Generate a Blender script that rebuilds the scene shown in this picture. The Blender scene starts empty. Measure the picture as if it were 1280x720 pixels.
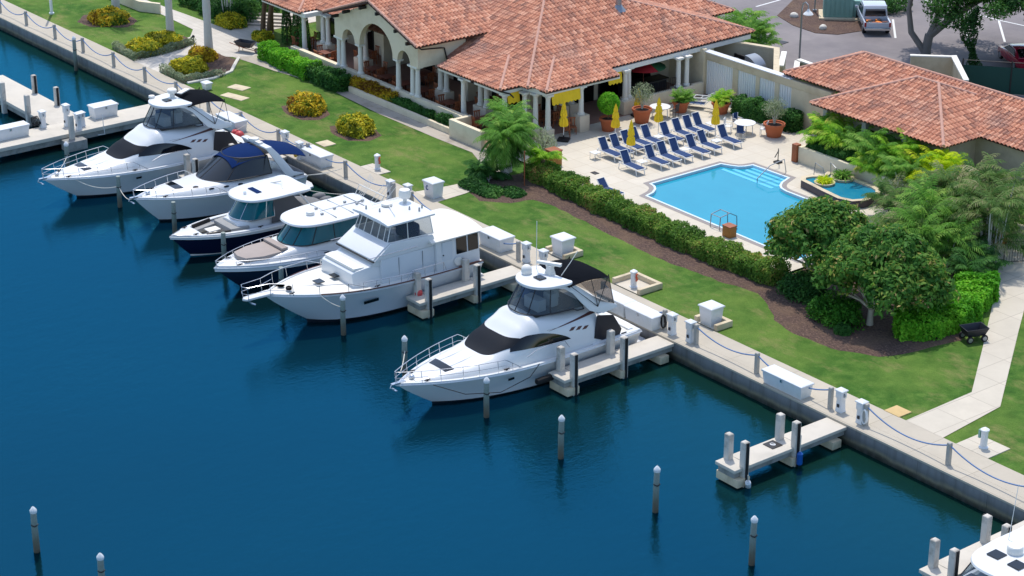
import bpy, bmesh, math, random
import numpy as np
from mathutils import Vector, Matrix
from mathutils.geometry import tessellate_polygon
S=bpy.context.scene
COL=S.collection
R=math.radians
random.seed(7); RNG=np.random.default_rng(7)
# ---------------------------------------------------------------- camera, world, sun, exposure
cam=bpy.data.cameras.new('camera'); co=bpy.data.objects.new('camera',cam); COL.objects.link(co)
cam.sensor_width=36; cam.lens=2600/1280*36; cam.clip_start=1; cam.clip_end=3000
co.location=(68.4546,-63.8364,43.0); co.rotation_euler=(R(90-22.75),0,R(52)); S.camera=co
SUN=Vector((-.34,.22,1)).normalized()
elev=math.asin(SUN.z); azim=math.atan2(SUN.x,SUN.y)
w=bpy.data.worlds.new('World'); S.world=w; w.use_nodes=True
nt=w.node_tree; nt.nodes.clear()
sky=nt.nodes.new('ShaderNodeTexSky'); sky.sky_type='NISHITA'; sky.sun_disc=False
sky.sun_elevation=elev; sky.sun_rotation=azim; sky.ozone_density=.9; sky.air_density=1.0; sky.dust_density=1.0
bg=nt.nodes.new('ShaderNodeBackground'); bg.inputs[1].default_value=.15
ow=nt.nodes.new('ShaderNodeOutputWorld'); nt.links.new(sky.outputs[0],bg.inputs[0]); nt.links.new(bg.outputs[0],ow.inputs[0])
sl=bpy.data.lights.new('sun','SUN'); sl.energy=2.15; sl.angle=R(.6); sl.color=(1,.95,.87)
so=bpy.data.objects.new('sun',sl); COL.objects.link(so); so.rotation_euler=SUN.to_track_quat('Z','Y').to_euler()
S.view_settings.view_transform='Standard'; S.view_settings.look='None'; S.view_settings.exposure=.66; S.view_settings.gamma=1
# ---------------------------------------------------------------- materials
def L(c):  # sRGB 0-255 -> linear
    return tuple(((v/255)/12.92 if v/255<=.04045 else ((v/255+.055)/1.055)**2.4) for v in c)
class NT:
    def __init__(s,name):
        s.m=bpy.data.materials.new(name); s.m.use_nodes=True; s.t=s.m.node_tree; s.t.nodes.clear()
        s.out=s.n('ShaderNodeOutputMaterial'); s.b=s.n('ShaderNodeBsdfPrincipled'); s.l(s.b.outputs[0],s.out.inputs[0])
    def n(s,t,**k):
        x=s.t.nodes.new(t)
        for a,v in k.items(): setattr(x,a,v)
        return x
    def l(s,a,b): s.t.links.new(a,b)
    def noise(s,scale,detail=3,rough=.55,vec=None,dist=0):
        x=s.n('ShaderNodeTexNoise'); x.inputs['Scale'].default_value=scale; x.inputs['Detail'].default_value=detail; x.inputs['Roughness'].default_value=rough; x.inputs['Distortion'].default_value=dist
        s.l(vec if vec is not None else s.obj(),x.inputs['Vector']); return x.outputs['Fac']
    def obj(s):
        if not hasattr(s,'_o'): s._o=s.n('ShaderNodeTexCoord')
        return s._o.outputs['Object']
    def scale(s,v,sc):
        x=s.n('ShaderNodeVectorMath',operation='MULTIPLY'); s.l(v,x.inputs[0]); x.inputs[1].default_value=sc; return x.outputs[0]
    def ramp(s,f,stops):
        x=s.n('ShaderNodeValToRGB'); e=x.color_ramp.elements
        while len(e)<len(stops): e.new(.5)
        for i,(p,c) in enumerate(stops): e[i].position=p; e[i].color=(*c,1)
        s.l(f,x.inputs[0]); return x.outputs[0]
    def mix(s,f,a,b,mode='MIX'):
        x=s.n('ShaderNodeMix',data_type='RGBA',blend_type=mode)
        for k,v in ((0,f),(6,a),(7,b)):
            if hasattr(v,'node'): s.l(v,x.inputs[k])
            else: x.inputs[k].default_value=v if k==0 else (*v[:3],1)
        return x.outputs[2]
    def math(s,op,a,b=None):
        x=s.n('ShaderNodeMath',operation=op)
        for k,v in ((0,a),(1,b)):
            if v is None: continue
            if hasattr(v,'node'): s.l(v,x.inputs[k])
            else: x.inputs[k].default_value=v
        return x.outputs[0]
    def bump(s,h,strength=.3,dist=.02):
        x=s.n('ShaderNodeBump'); x.inputs['Strength'].default_value=strength; x.inputs['Distance'].default_value=dist
        s.l(h,x.inputs['Height']); s.l(x.outputs[0],s.b.inputs['Normal'])
    def set(s,**k):
        for a,v in k.items():
            i=s.b.inputs[a.replace('_',' ')]
            if hasattr(v,'node'): s.l(v,i)
            else: i.default_value=(*v,1) if isinstance(v,tuple) and len(v)==3 else v
        return s
MATS={}
def pm(name,col,rough=.55,var=.12,vs=1.2,metal=0,bump=0,bs=30,spec=.5,coat=0,dirt=None,ds=.6):
    x=NT(name); c=L(col)
    f=x.noise(vs,4)
    base=x.mix(f,tuple(v*(1-var) for v in c),tuple(min(1,v*(1+var)) for v in c))
    if dirt:
        d=x.noise(ds,5,.65); base=x.mix(x.ramp(d,[(.48,(0,0,0)),(.72,(1,1,1))]),base,L(dirt))
    x.set(Base_Color=base,Roughness=rough,Metallic=metal); x.b.inputs['Specular IOR Level'].default_value=spec
    if coat: x.b.inputs['Coat Weight'].default_value=coat
    if bump: x.bump(x.noise(bs,3),bump,.01)
    MATS[name]=x.m; return x.m
GEL=pm('white gelcoat',(216,217,217),.25,.03,.8,spec=.5)
GEL2=pm('cream nonskid deck',(222,219,210),.6,.04,2,bump=.1,bs=80)
GELG=pm('pale grey gelcoat',(205,210,214),.25,.03,.8)
CREAMG=pm('cream gelcoat side',(214,210,200),.3,.03,.8)
NAVY=pm('navy gelcoat',(14,22,52),.38,.08,.8,spec=.35)
BOOT=pm('dark bottom paint',(18,24,36),.5,.2,2)
BLACKG=pm('black tinted glass',(10,12,15),.06,.1,1,spec=.6)
TEALG=pm('teal tinted glass',(8,92,102),.05,.25,1.5,spec=.4)
VISOR=pm('black mesh windscreen cover',(24,29,37),.7,.1,3,spec=.15)
BCAN=pm('black canvas',(13,16,22),.95,.15,3,bump=.2,bs=12,spec=.06)
NCAN=pm('navy blue canvas',(12,40,86),.9,.12,2,bump=.2,bs=10,spec=.1)
GCAN=pm('grey canvas',(116,116,116),.9,.12,3,bump=.2,bs=10)
PAD=pm('taupe cushion',(160,148,140),.85,.08,3,bump=.15,bs=25)
GPAD=pm('grey cushion',(150,150,148),.85,.08,3,bump=.15,bs=25)
CHROME=pm('stainless steel',(205,207,210),.25,.04,2,metal=.9)
DARKM=pm('dark trim',(30,26,26),.5,.15,2)
MAROON=pm('maroon rub rail',(84,46,42),.5,.15,2)
BLKRUB=pm('black rubber',(24,20,20),.7,.2,3)
SEATW=pm('white vinyl',(225,222,215),.5,.05,2)
ROPEW=pm('white rope',(205,200,188),.9,.1,10)
ROPEB=pm('blue grey rope',(96,126,168),.9,.18,14)
FENDB=pm('blue fender vinyl',(22,84,160),.4,.1,2)
FENDR=pm('red buoy vinyl',(196,70,70),.45,.12,2)
WPLAST=pm('white fibreglass box',(216,218,220),.4,.04,1.5,dirt=(205,208,205),ds=1.2)
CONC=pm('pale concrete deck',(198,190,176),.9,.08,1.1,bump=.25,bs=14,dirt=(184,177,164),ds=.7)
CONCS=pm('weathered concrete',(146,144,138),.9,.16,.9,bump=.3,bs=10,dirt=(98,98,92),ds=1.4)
PILEC=pm('concrete piling',(198,192,182),.9,.1,2,bump=.3,bs=16,dirt=(150,144,132),ds=1.6)
CURB=pm('cream concrete kerb',(206,190,160),.9,.08,1,bump=.2,bs=14,dirt=(170,155,128),ds=1)
STUC=pm('cream stucco',(226,212,184),.9,.05,.5,bump=.15,bs=22,dirt=(206,190,160),ds=.5)
STUC2=pm('beige stucco',(205,190,160),.9,.06,.5,bump=.15,bs=22,dirt=(180,164,136),ds=.5)
COLM=pm('off white column paint',(226,222,212),.7,.05,1)
STONE=pm('coral stone pedestal',(214,200,178),.9,.1,3,bump=.25,bs=20)
TIMBER=pm('grey weathered timber',(168,164,156),.9,.2,5,bump=.3,bs=30)
BROWNW=pm('brown teak',(150,84,48),.6,.25,4)
DARKW=pm('dark red brown wood',(116,62,44),.6,.3,4)
WOODB=pm('honey timber box',(160,108,46),.7,.2,4)
YEL=pm('yellow canvas',(244,206,40),.85,.1,3,bump=.15,bs=8)
NSLING=pm('navy sling fabric',(22,54,100),.85,.12,3)
TERRA=pm('terracotta clay',(176,96,60),.85,.14,3,bump=.15,bs=14)
WMET=pm('white powder coated metal',(228,228,226),.4,.03,2)
SOIL=pm('dark soil',(52,38,30),1,.3,6,bump=.5,bs=20)
TRUNKG=pm('grey palm trunk',(196,192,184),.9,.14,2.5,bump=.4,bs=12)
TRUNKW=pm('pale magnolia bark',(176,168,152),.9,.2,3,bump=.4,bs=10)
TRUNKB=pm('brown palm trunk',(104,84,64),.95,.3,5,bump=.6,bs=14)
OAKB=pm('grey oak bark',(120,116,112),.95,.2,2,bump=.5,bs=9)
GREENM=pm('green utility paint',(128,168,156),.5,.1,1)
BLACKP=pm('black plastic',(24,27,38),.5,.15,2)
IRON=pm('black iron',(28,28,30),.5,.1,2)
SILV=pm('silver car paint',(190,196,206),.2,.03,1,coat=.6)
REDP=pm('crimson car paint',(150,12,44),.2,.06,1,coat=.7)
AMB=pm('orange cargo',(214,120,40),.7,.3,9)
TAILR=pm('red lamp plastic',(150,24,30),.25,.1,2)
GALV=pm('galvanised steel',(150,154,158),.4,.1,3,metal=.7)
GOLD=pm('gold lettering',(176,142,70),.4,.1,2)
GREENC=pm('green canvas',(40,92,52),.85,.12,3)
REDC=pm('red canvas',(170,30,36),.85,.12,3)
WLINE=pm('white road paint',(215,215,212),.8,.06,3)
ORANGE=pm('orange hose rubber',(206,84,50),.6,.1,3)
CAPB=pm('mineral roof membrane',(206,208,210),.8,.08,1)
ROCK=pm('pale limestone',(214,208,196),.95,.12,4,bump=.3,bs=10)
MARK=pm('blue sign paint',(40,74,140),.6,.05,2)
FLOORB=pm('brown terrace tile',(146,112,96),.8,.2,2)
# mooring pile: bands of stain by height
def pile_mat():
    x=NT('stained timber piling'); g=x.n('ShaderNodeSeparateXYZ'); x.l(x.obj(),g.inputs[0])
    nz=x.noise(3,4); nz2=x.noise(9,3)
    h=x.math('ADD',g.outputs[2],x.math('MULTIPLY',nz,.7))
    c=x.ramp(x.math('MULTIPLY',h,.4),[(.08,L((46,46,38))),(.2,L((104,88,70))),(.36,L((112,112,98))),(.6,L((136,150,142))),(.95,L((164,172,164)))])
    c=x.mix(x.math('MULTIPLY',nz2,.6),c,L((70,78,70)))
    x.set(Base_Color=c,Roughness=.9); x.bump(x.noise(14,3),.4,.02); return x.m
PILET=pile_mat()
def seawall_mat():
    x=NT('tide stained concrete'); g=x.n('ShaderNodeSeparateXYZ'); x.l(x.obj(),g.inputs[0])
    nz=x.noise(.8,5); st=x.noise(1,4,.6,x.scale(x.obj(),(2.2,1,.25)))
    h=x.math('ADD',g.outputs[2],x.math('MULTIPLY',x.math('SUBTRACT',nz,.5),.35))
    c=x.ramp(h,[(.04,L((38,40,32))),(.18,L((74,70,56))),(.3,L((128,118,96))),(.46,L((104,104,102))),(.7,L((124,123,124))),(.95,L((138,136,136)))])
    c=x.mix(x.ramp(st,[(.45,(0,0,0)),(.7,(.6,.6,.6))]),c,L((84,82,76)))
    x.set(Base_Color=c,Roughness=.92); x.bump(x.noise(9,4),.4,.02); return x.m
SEAW=seawall_mat()
def paving(name,c1,c2,mortar,sx,sy,rough=.9):
    x=NT(name); b=x.n('ShaderNodeTexBrick'); b.offset=0; x.l(x.obj(),b.inputs['Vector'])
    b.inputs['Color1'].default_value=(*L(c1),1); b.inputs['Color2'].default_value=(*L(c2),1); b.inputs['Mortar'].default_value=(*L(mortar),1)
    b.inputs['Scale'].default_value=1; b.inputs['Mortar Size'].default_value=.018; b.inputs['Brick Width'].default_value=sx; b.inputs['Row Height'].default_value=sy
    d=x.noise(.55,6,.65); e=x.noise(5,4)
    c=x.mix(x.ramp(d,[(.35,(0,0,0)),(.75,(.8,.8,.8))]),b.outputs[0],tuple(v*.78 for v in L(c1)))
    c=x.mix(x.math('MULTIPLY',e,.25),c,tuple(v*.8 for v in L(c2)))
    x.set(Base_Color=c,Roughness=rough); x.bump(x.noise(18,3),.2,.01); return x.m
PROM=paving('promenade slabs',(190,180,162),(182,172,155),(150,140,122),3.0,2.6)
PATHM=paving('path slabs',(204,194,176),(196,187,170),(150,140,124),1.6,2.2)
DECKM=paving('pool deck stone',(212,202,184),(204,194,175),(186,170,146),1.2,1.2)
PLAZ=paving('plaza pavers',(208,200,188),(198,190,178),(176,168,156),.9,.45)
def grass():
    x=NT('mown turf'); a=x.noise(.22,5,.6); b=x.noise(1.3,5,.65); c=x.noise(14,4,.7)
    col=x.ramp(b,[(.28,L((52,88,34))),(.5,L((76,114,46))),(.72,L((112,144,66)))])
    col=x.mix(x.ramp(a,[(.40,(0,0,0)),(.66,(.85,.85,.85))]),col,L((126,150,70)))
    d=x.noise(.5,4,.7,x.scale(x.obj(),(1,1.7,1)))
    col=x.mix(x.ramp(d,[(.52,(0,0,0)),(.72,(.75,.75,.75))]),col,L((156,148,96)))
    col=x.mix(x.math('MULTIPLY',c,.75),col,L((46,80,28)))
    x.set(Base_Color=col,Roughness=.95); x.b.inputs['Specular IOR Level'].default_value=.1
    x.bump(x.noise(26,4,.7),.9,.05); return x.m
TURF=grass()
def mulch():
    x=NT('bark mulch'); b=x.noise(7,5,.75,x.scale(x.obj(),(1,1.6,1))); a=x.noise(.7,4)
    col=x.ramp(b,[(.3,L((46,34,30))),(.55,L((98,76,66))),(.75,L((146,120,100)))])
    col=x.mix(x.ramp(a,[(.45,(0,0,0)),(.75,(.6,.6,.6))]),col,L((120,96,74)))
    x.set(Base_Color=col,Roughness=1); x.bump(b,1,.08); return x.m
MULCH=mulch()
def asphalt():
    x=NT('worn asphalt'); a=x.noise(.18,5,.6); b=x.noise(2,5); c=x.noise(40,3)
    col=x.ramp(a,[(.3,L((112,106,108))),(.7,L((146,138,136)))])
    col=x.mix(x.math('MULTIPLY',b,.4),col,L((100,96,98))); x.set(Base_Color=col,Roughness=.92); x.bump(c,.3,.01); return x.m
ASPH=asphalt()
def water():
    x=NT('marina water'); o=x.obj(); x.t.nodes.remove(x.b)
    big=x.noise(.03,3,.5)
    col=x.ramp(big,[(.35,L((8,30,32))),(.65,L((5,36,44)))])
    g=x.n('ShaderNodeSeparateXYZ'); x.l(o,g.inputs[0]); yy=x.math('ADD',x.math('MULTIPLY',g.outputs[1],.07),1.05); col=x.mix(x.ramp(yy,[(.2,(0,0,0)),(.95,(1,1,1))]),col,L((16,46,38)))
    df=x.n('ShaderNodeBsdfDiffuse'); x.l(col,df.inputs[0]); gl=x.n('ShaderNodeBsdfGlossy'); gl.inputs['Color'].default_value=(.04,.40,.67,1); gl.inputs['Roughness'].default_value=.035
    fr=x.n('ShaderNodeFresnel'); fr.inputs[0].default_value=2.1; mx=x.n('ShaderNodeMixShader'); x.l(fr.outputs[0],mx.inputs[0]); x.l(df.outputs[0],mx.inputs[1]); x.l(gl.outputs[0],mx.inputs[2]); x.l(mx.outputs[0],x.out.inputs[0])
    w1=x.noise(1.3,3,.6,x.scale(o,(1,.55,1)),.3); w2=x.noise(4.5,3,.6,x.scale(o,(1,.6,1))); pat=x.noise(.04,2)
    w3=x.noise(9,3,.6,x.scale(o,(1.3,.5,1))); h=x.math('ADD',x.math('ADD',w1,x.math('MULTIPLY',w2,.6)),x.math('MULTIPLY',w3,.5))
    amp=x.ramp(pat,[(.42,(.5,.5,.5)),(.62,(1,1,1))]); bp=x.n('ShaderNodeBump'); bp.inputs['Distance'].default_value=.05
    x.l(x.math('MULTIPLY',amp,.44),bp.inputs['Strength']); x.l(h,bp.inputs['Height'])
    for k in (df,gl,fr): x.l(bp.outputs[0],k.inputs['Normal'])
    return x.m
WATER=water()
def poolw(name,c1,c2):
    x=NT(name); a=x.noise(.5,3); 
    x.set(Base_Color=x.mix(a,L(c1),L(c2)),Roughness=.05,IOR=1.33)
    v=x.n('ShaderNodeTexVoronoi'); x.l(x.obj(),v.inputs['Vector']); v.inputs['Scale'].default_value=1.6; x.bump(x.noise(2.5,3),.12,.03); return x.m
POOLW=poolw('pool water',(34,138,164),(44,152,176))
SPAW=poolw('spa water',(26,112,140),(40,134,160))
POOLT=pm('white pool plaster',(206,222,228),.5,.04,1); TILEB=pm('pale blue pool step',(90,190,226),.4,.05,1)
COPE=pm('grey coping tile',(138,130,126),.7,.14,5)
def clear(name,tint,fac=.3):
    x=NT(name); tr=x.n('ShaderNodeBsdfTransparent'); tr.inputs[0].default_value=(*tint,1)
    mx=x.n('ShaderNodeMixShader'); mx.inputs[0].default_value=fac; x.l(tr.outputs[0],mx.inputs[1]); x.l(x.b.outputs[0],mx.inputs[2])
    x.set(Base_Color=(.12,.16,.2),Roughness=.08); x.l(mx.outputs[0],x.out.inputs[0]); x.bump(x.noise(1.6,2),.25,.05); return x.m
VINYL=clear('clear vinyl',(.5,.54,.57),.3); SMOKE=pm('smoked wraparound screen',(40,46,52),.18,.12,1.5,spec=.5); VINYLD=clear('smoked vinyl',(.62,.68,.72),.35); VINYLT=clear('tan netting',(.62,.56,.5),.3)
def leafm(name,stops,transl=.3,rough=.65):
    x=NT(name); at=x.n('ShaderNodeAttribute'); at.attribute_name='tint'
    c=x.ramp(at.outputs['Fac'],[(p,L(q)) for p,q in stops])
    x.set(Base_Color=c,Roughness=rough); x.b.inputs['Specular IOR Level'].default_value=.18
    tl=x.n('ShaderNodeBsdfTranslucent'); x.l(c,tl.inputs[0]); mx=x.n('ShaderNodeMixShader'); mx.inputs[0].default_value=transl
    x.l(x.b.outputs[0],mx.inputs[1]); x.l(tl.outputs[0],mx.inputs[2]); x.l(mx.outputs[0],x.out.inputs[0]); return x.m
LF_HEDGE=leafm('ixora hedge leaves',[(0,(58,94,38)),(.5,(100,142,52)),(.82,(152,174,76)),(.93,(176,140,84)),(1,(190,150,96))],.4)
LF_BRIGHT=leafm('bright green leaves',[(0,(60,128,28)),(.5,(100,176,40)),(1,(156,214,64))],.4)
LF_DARK=leafm('dark green leaves',[(0,(36,78,36)),(.6,(64,114,50)),(1,(104,152,70))],.35)
LF_MAG=leafm('magnolia leaves',[(0,(54,102,44)),(.5,(92,142,58)),(.8,(142,168,74)),(.94,(178,162,84)),(1,(206,180,120))],.45)
LF_CROT=leafm('croton leaves',[(0,(70,86,26)),(.25,(120,126,34)),(.5,(196,184,44)),(.75,(232,218,66)),(.85,(110,146,44)),(1,(84,128,40))],.4)
LF_CROT2=leafm('red croton leaves',[(0,(96,56,34)),(.25,(150,104,40)),(.5,(214,180,44)),(.75,(228,206,58)),(.86,(100,132,44)),(1,(76,116,40))],.4)
LF_PALM=leafm('palm fronds',[(0,(70,116,44)),(.5,(112,164,64)),(1,(170,204,98))],.45)
LF_ARECA=leafm('areca fronds',[(0,(80,140,36)),(.5,(146,196,52)),(.85,(196,224,82)),(1,(214,208,104))],.45)
LF_YEL=leafm('yellow palm fronds',[(0,(150,196,30)),(.5,(204,224,32)),(1,(238,232,70))],.45)
LF_DRY=leafm('drying palm fronds',[(0,(66,106,48)),(.5,(110,142,72)),(.8,(152,154,104)),(1,(190,180,144))],.4)
LF_OAK=leafm('oak leaves',[(0,(32,68,34)),(.5,(56,102,44)),(1,(98,142,62))],.35)
LF_OLIVE=leafm('olive leaves',[(0,(104,120,86)),(.5,(144,158,122)),(1,(184,192,158))],.4)
def tile_mat(name='barrel roof tiles'):
    x=NT(name); uv=x.n('ShaderNodeUVMap'); fl=x.n('ShaderNodeVectorMath',operation='FLOOR'); x.l(uv.outputs[0],fl.inputs[0])
    wn=x.n('ShaderNodeTexWhiteNoise',noise_dimensions='2D'); x.l(fl.outputs[0],wn.inputs['Vector'])
    c=x.ramp(wn.outputs['Value'],[(0,L((150,104,86))),(.2,L((174,116,92))),(.5,L((192,130,102))),(.8,L((202,142,112))),(1,L((212,158,130)))])
    st=x.noise(.35,5,.6); c=x.mix(x.ramp(st,[(.5,(0,0,0)),(.75,(.7,.7,.7))]),c,L((146,120,110)))
    sp=x.noise(1.6,4,.7); c=x.mix(x.ramp(sp,[(.6,(0,0,0)),(.78,(.55,.55,.55))]),c,L((128,104,94)))
    x.set(Base_Color=c,Roughness=.85); x.bump(x.noise(12,3),.3,.02); return x.m
TILE=tile_mat(); RIDGE=pm('mortared ridge tile',(190,146,128),.9,.2,4,bump=.4,bs=8); FASC=pm('dark brown fascia',(70,44,38),.7,.2,2)
# ---------------------------------------------------------------- mesh helpers
class MB:
    def __init__(s): s.v=[]; s.f=[]
    def add(s,vs,fs):
        o=len(s.v); s.v+= [tuple(map(float,v)) for v in vs]; s.f+=[tuple(i+o for i in f) for f in fs]; return s
    def box(s,x0,x1,y0,y1,z0,z1):
        return s.add([(x0,y0,z0),(x1,y0,z0),(x1,y1,z0),(x0,y1,z0),(x0,y0,z1),(x1,y0,z1),(x1,y1,z1),(x0,y1,z1)],
            [(3,2,1,0),(4,5,6,7),(0,1,5,4),(1,2,6,5),(2,3,7,6),(3,0,4,7)])
    def rbox(s,c,sz,rz=0,rx=0,ry=0):
        m=Matrix.Rotation(rz,3,'Z')@Matrix.Rotation(ry,3,'Y')@Matrix.Rotation(rx,3,'X'); h=Vector(sz)/2; c=Vector(c)
        vs=[c+m@Vector((a*h.x,b*h.y,d*h.z)) for d in (-1,1) for a,b in ((-1,-1),(1,-1),(1,1),(-1,1))]
        return s.add(vs,[(3,2,1,0),(4,5,6,7),(0,1,5,4),(1,2,6,5),(2,3,7,6),(3,0,4,7)])
    def prism(s,p,z0,z1):
        n=len(p); s.add([(x,y,z0) for x,y in p]+[(x,y,z1) for x,y in p],[tuple(range(n-1,-1,-1)),tuple(range(n,2*n))]+[(i,(i+1)%n,(i+1)%n+n,i+n) for i in range(n)]); return s
    def slab(s,p,off):  # planar polygon of 3d points extruded by vector off
        n=len(p); p=[Vector(q) for q in p]; o=Vector(off)
        return s.add(p+[q+o for q in p],[tuple(range(n-1,-1,-1)),tuple(range(n,2*n))]+[(i,(i+1)%n,(i+1)%n+n,i+n) for i in range(n)])
    def sheet(s,polys,z):  # outer + holes
        pl=[[Vector((x,y,0)) for x,y in p] for p in polys]; t=tessellate_polygon(pl); flat=[q for p in pl for q in p]
        fs=[]
        for a,b,c in t:
            A,B,Cc=flat[a],flat[b],flat[c]
            fs.append((a,b,c) if (B-A).cross(Cc-A).z>0 else (a,c,b))
        return s.add([(q.x,q.y,z) for q in flat],fs)
    def loft(s,rings,closed=True,caps=(True,True)):
        n=len(rings[0]); o=len(s.v); s.v+=[tuple(map(float,q)) for r in rings for q in r]
        for i in range(len(rings)-1):
            for j in range(n if closed else n-1):
                k=(j+1)%n; s.f.append((o+i*n+j,o+i*n+k,o+(i+1)*n+k,o+(i+1)*n+j))
        if closed and caps[0]: s.f.append(tuple(o+j for j in range(n-1,-1,-1)))
        if closed and caps[1]: s.f.append(tuple(o+(len(rings)-1)*n+j for j in range(n)))
        return s
    def tube(s,pts,r,n=6,closed=False):
        P=[Vector(p) for p in pts]; rings=[]; N=len(P); up=None
        rr=r if hasattr(r,'__len__') else [r]*N
        for i,p in enumerate(P):
            a=P[(i-1)%N] if (i or closed) else p; b=P[(i+1)%N] if (i<N-1 or closed) else p
            t=(b-a).normalized() if (b-a).length>1e-9 else Vector((0,0,1))
            if up is None: up=Vector((0,0,1)) if abs(t.z)<.9 else Vector((1,0,0))
            u=up-t*up.dot(t)
            if u.length<1e-4: u=Vector((0,1,0))-t*t.y
            u.normalize(); up=u; vv=t.cross(u)
            rings.append([p+(u*math.cos(2*math.pi*k/n)+vv*math.sin(2*math.pi*k/n))*rr[i] for k in range(n)])
        if closed: rings.append(rings[0]); return s.loft(rings,True,(False,False))
        return s.loft(rings)
    def cyl(s,a,b,r0,r1=None,n=12): return s.tube([a,b],[r0,r0 if r1 is None else r1],n)
    def lathe(s,prof,c=(0,0,0),n=14):
        return s.loft([[(c[0]+r*math.cos(2*math.pi*k/n),c[1]+r*math.sin(2*math.pi*k/n),c[2]+z) for k in range(n)] for r,z in prof])
    def ball(s,c,r,nu=12,nv=8):
        r=r if hasattr(r,'__len__') else (r,r,r)
        return s.loft([[(c[0]+r[0]*math.sin(a)*math.cos(2*math.pi*k/nu),c[1]+r[1]*math.sin(a)*math.sin(2*math.pi*k/nu),c[2]+r[2]*math.cos(a)) for k in range(nu)] for a in [math.pi*(1-(i+.02)/(nv+.04)) for i in range(nv+1)]])
    def build(s,name,mat,parent=None,bevel=0,smooth=40,recalc=True):
        me=bpy.data.meshes.new(name); me.from_pydata(s.v,[],s.f); me.update()
        if recalc:
            bm=bmesh.new(); bm.from_mesh(me); bmesh.ops.recalc_face_normals(bm,faces=bm.faces)
            if bevel: 
                ed=[e for e in bm.edges if len(e.link_faces)==2 and e.calc_face_angle(0)>.6]
                bmesh.ops.bevel(bm,geom=ed,offset=bevel,segments=2,affect='EDGES',profile=.6,clamp_overlap=True)
            bm.to_mesh(me); bm.free()
        if smooth:
            me.shade_smooth(); me.set_sharp_from_angle(angle=R(smooth))
        me.materials.append(mat)
        o=bpy.data.objects.new(name,me); COL.objects.link(o)
        if parent is not None: o.parent=parent
        return o
def tag(o,label,cat,group=None,kind=None):
    if label: o['label']=label
    if cat: o['category']=cat
    if group: o['group']=group
    if kind: o['kind']=kind
    return o
def thing(name,label,cat,loc=(0,0,0),rz=0,group=None):
    o=bpy.data.objects.new(name,None); COL.objects.link(o); o.empty_display_size=.3; o.location=loc; o.rotation_euler=(0,0,rz)
    return tag(o,label,cat,group)
def struct(name,mb,mat,label=None):
    o=mb.build(name,mat); o['kind']='structure'; o['label']=label or name.replace('_',' '); return o
def kids(o): return CH.get(o.name,[c for c in o.children])
CH={}
def dup(o,loc,rz=0,label=None,scale=1,group=None):
    def cp(a,par):
        c=a.copy(); COL.objects.link(c); c.parent=par
        for ch in list(a.children): cp(ch,c)
        return c
    c=cp(o,None); c.location=loc; c.rotation_euler=(0,0,rz); c.scale=(scale,)*3 if not hasattr(scale,'__len__') else scale
    if label: c['label']=label
    if group: c['group']=group
    return c
ORD='first second third fourth fifth sixth seventh eighth ninth tenth eleventh twelfth thirteenth fourteenth fifteenth sixteenth seventeenth eighteenth nineteenth twentieth'.split()
ORD+=['twenty-'+q for q in ORD[:9]]
# ---- foliage: many small leaf faces with a per-face tint
class LEAF:
    def __init__(s): s.V=[]; s.T=[]; s.F=0
    def quads(s,P,tint): s.V.append(np.asarray(P,float).reshape(-1,4,3)); s.T.append(np.asarray(tint,float).reshape(-1))
    def leaves(s,c,nrm,size,tint,asp=.5,rnd=1.1):
        n=len(c); d=nrm+RNG.normal(0,rnd,(n,3)); d/=np.linalg.norm(d,axis=1,keepdims=True)+1e-9
        a=np.cross(d,RNG.normal(0,1,(n,3))); a/=np.linalg.norm(a,axis=1,keepdims=True)+1e-9; b=np.cross(d,a)
        sz=(size*RNG.uniform(.6,1.3,n))[:,None]
        P=np.stack([c-a*sz,c+b*sz*asp+d*sz*.15,c+a*sz,c-b*sz*asp+d*sz*.15],1); s.quads(P,tint)
    def build(s,name,mat,parent=None):
        V=np.concatenate(s.V).reshape(-1,3); T=np.concatenate(s.T); n=len(T)
        me=bpy.data.meshes.new(name); me.vertices.add(len(V)); me.vertices.foreach_set('co',V.astype(np.float32).ravel())
        me.loops.add(4*n); me.loops.foreach_set('vertex_index',np.arange(4*n,dtype=np.int32)); me.polygons.add(n); me.polygons.foreach_set('loop_start',np.arange(0,4*n,4,dtype=np.int32))
        me.update(calc_edges=True); at=me.attributes.new('tint','FLOAT','FACE'); at.data.foreach_set('value',T.astype(np.float32))
        me.materials.append(mat); o=bpy.data.objects.new(name,me); COL.objects.link(o)
        if parent is not None: o.parent=parent
        return o
def clumptint(c,sc=.8,seed=0):
    r=np.random.default_rng(seed); k=r.normal(0,1/sc,(6,3)); ph=r.uniform(0,6.28,6)
    return np.clip(.5+.16*sum(np.sin(c@k[i]+ph[i]) for i in range(6))/1.6+RNG.normal(0,.17,len(c)),0,1)
def mound(lf,c,r,n,size,seed=0,asp=.5,flat=.0,shell=.62):
    d=RNG.normal(0,1,(n,3)); d/=np.linalg.norm(d,axis=1,keepdims=True); d[:,2]=np.abs(d[:,2]); d=np.sign(d)*np.abs(d)**.78; d[:,2]-=.1
    rr=RNG.uniform(shell,1,n)**.7
    bump=1+.08*np.sin(d[:,0]*5+seed)+.08*np.sin(d[:,1]*6+seed*2)+.05*np.sin(d[:,2]*7+seed)
    p=d*(rr*bump)[:,None]*np.array(r)+np.array(c); lf.leaves(p,d+np.array([0,0,.6]),size,clumptint(p,.7,seed),asp,.9)
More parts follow.
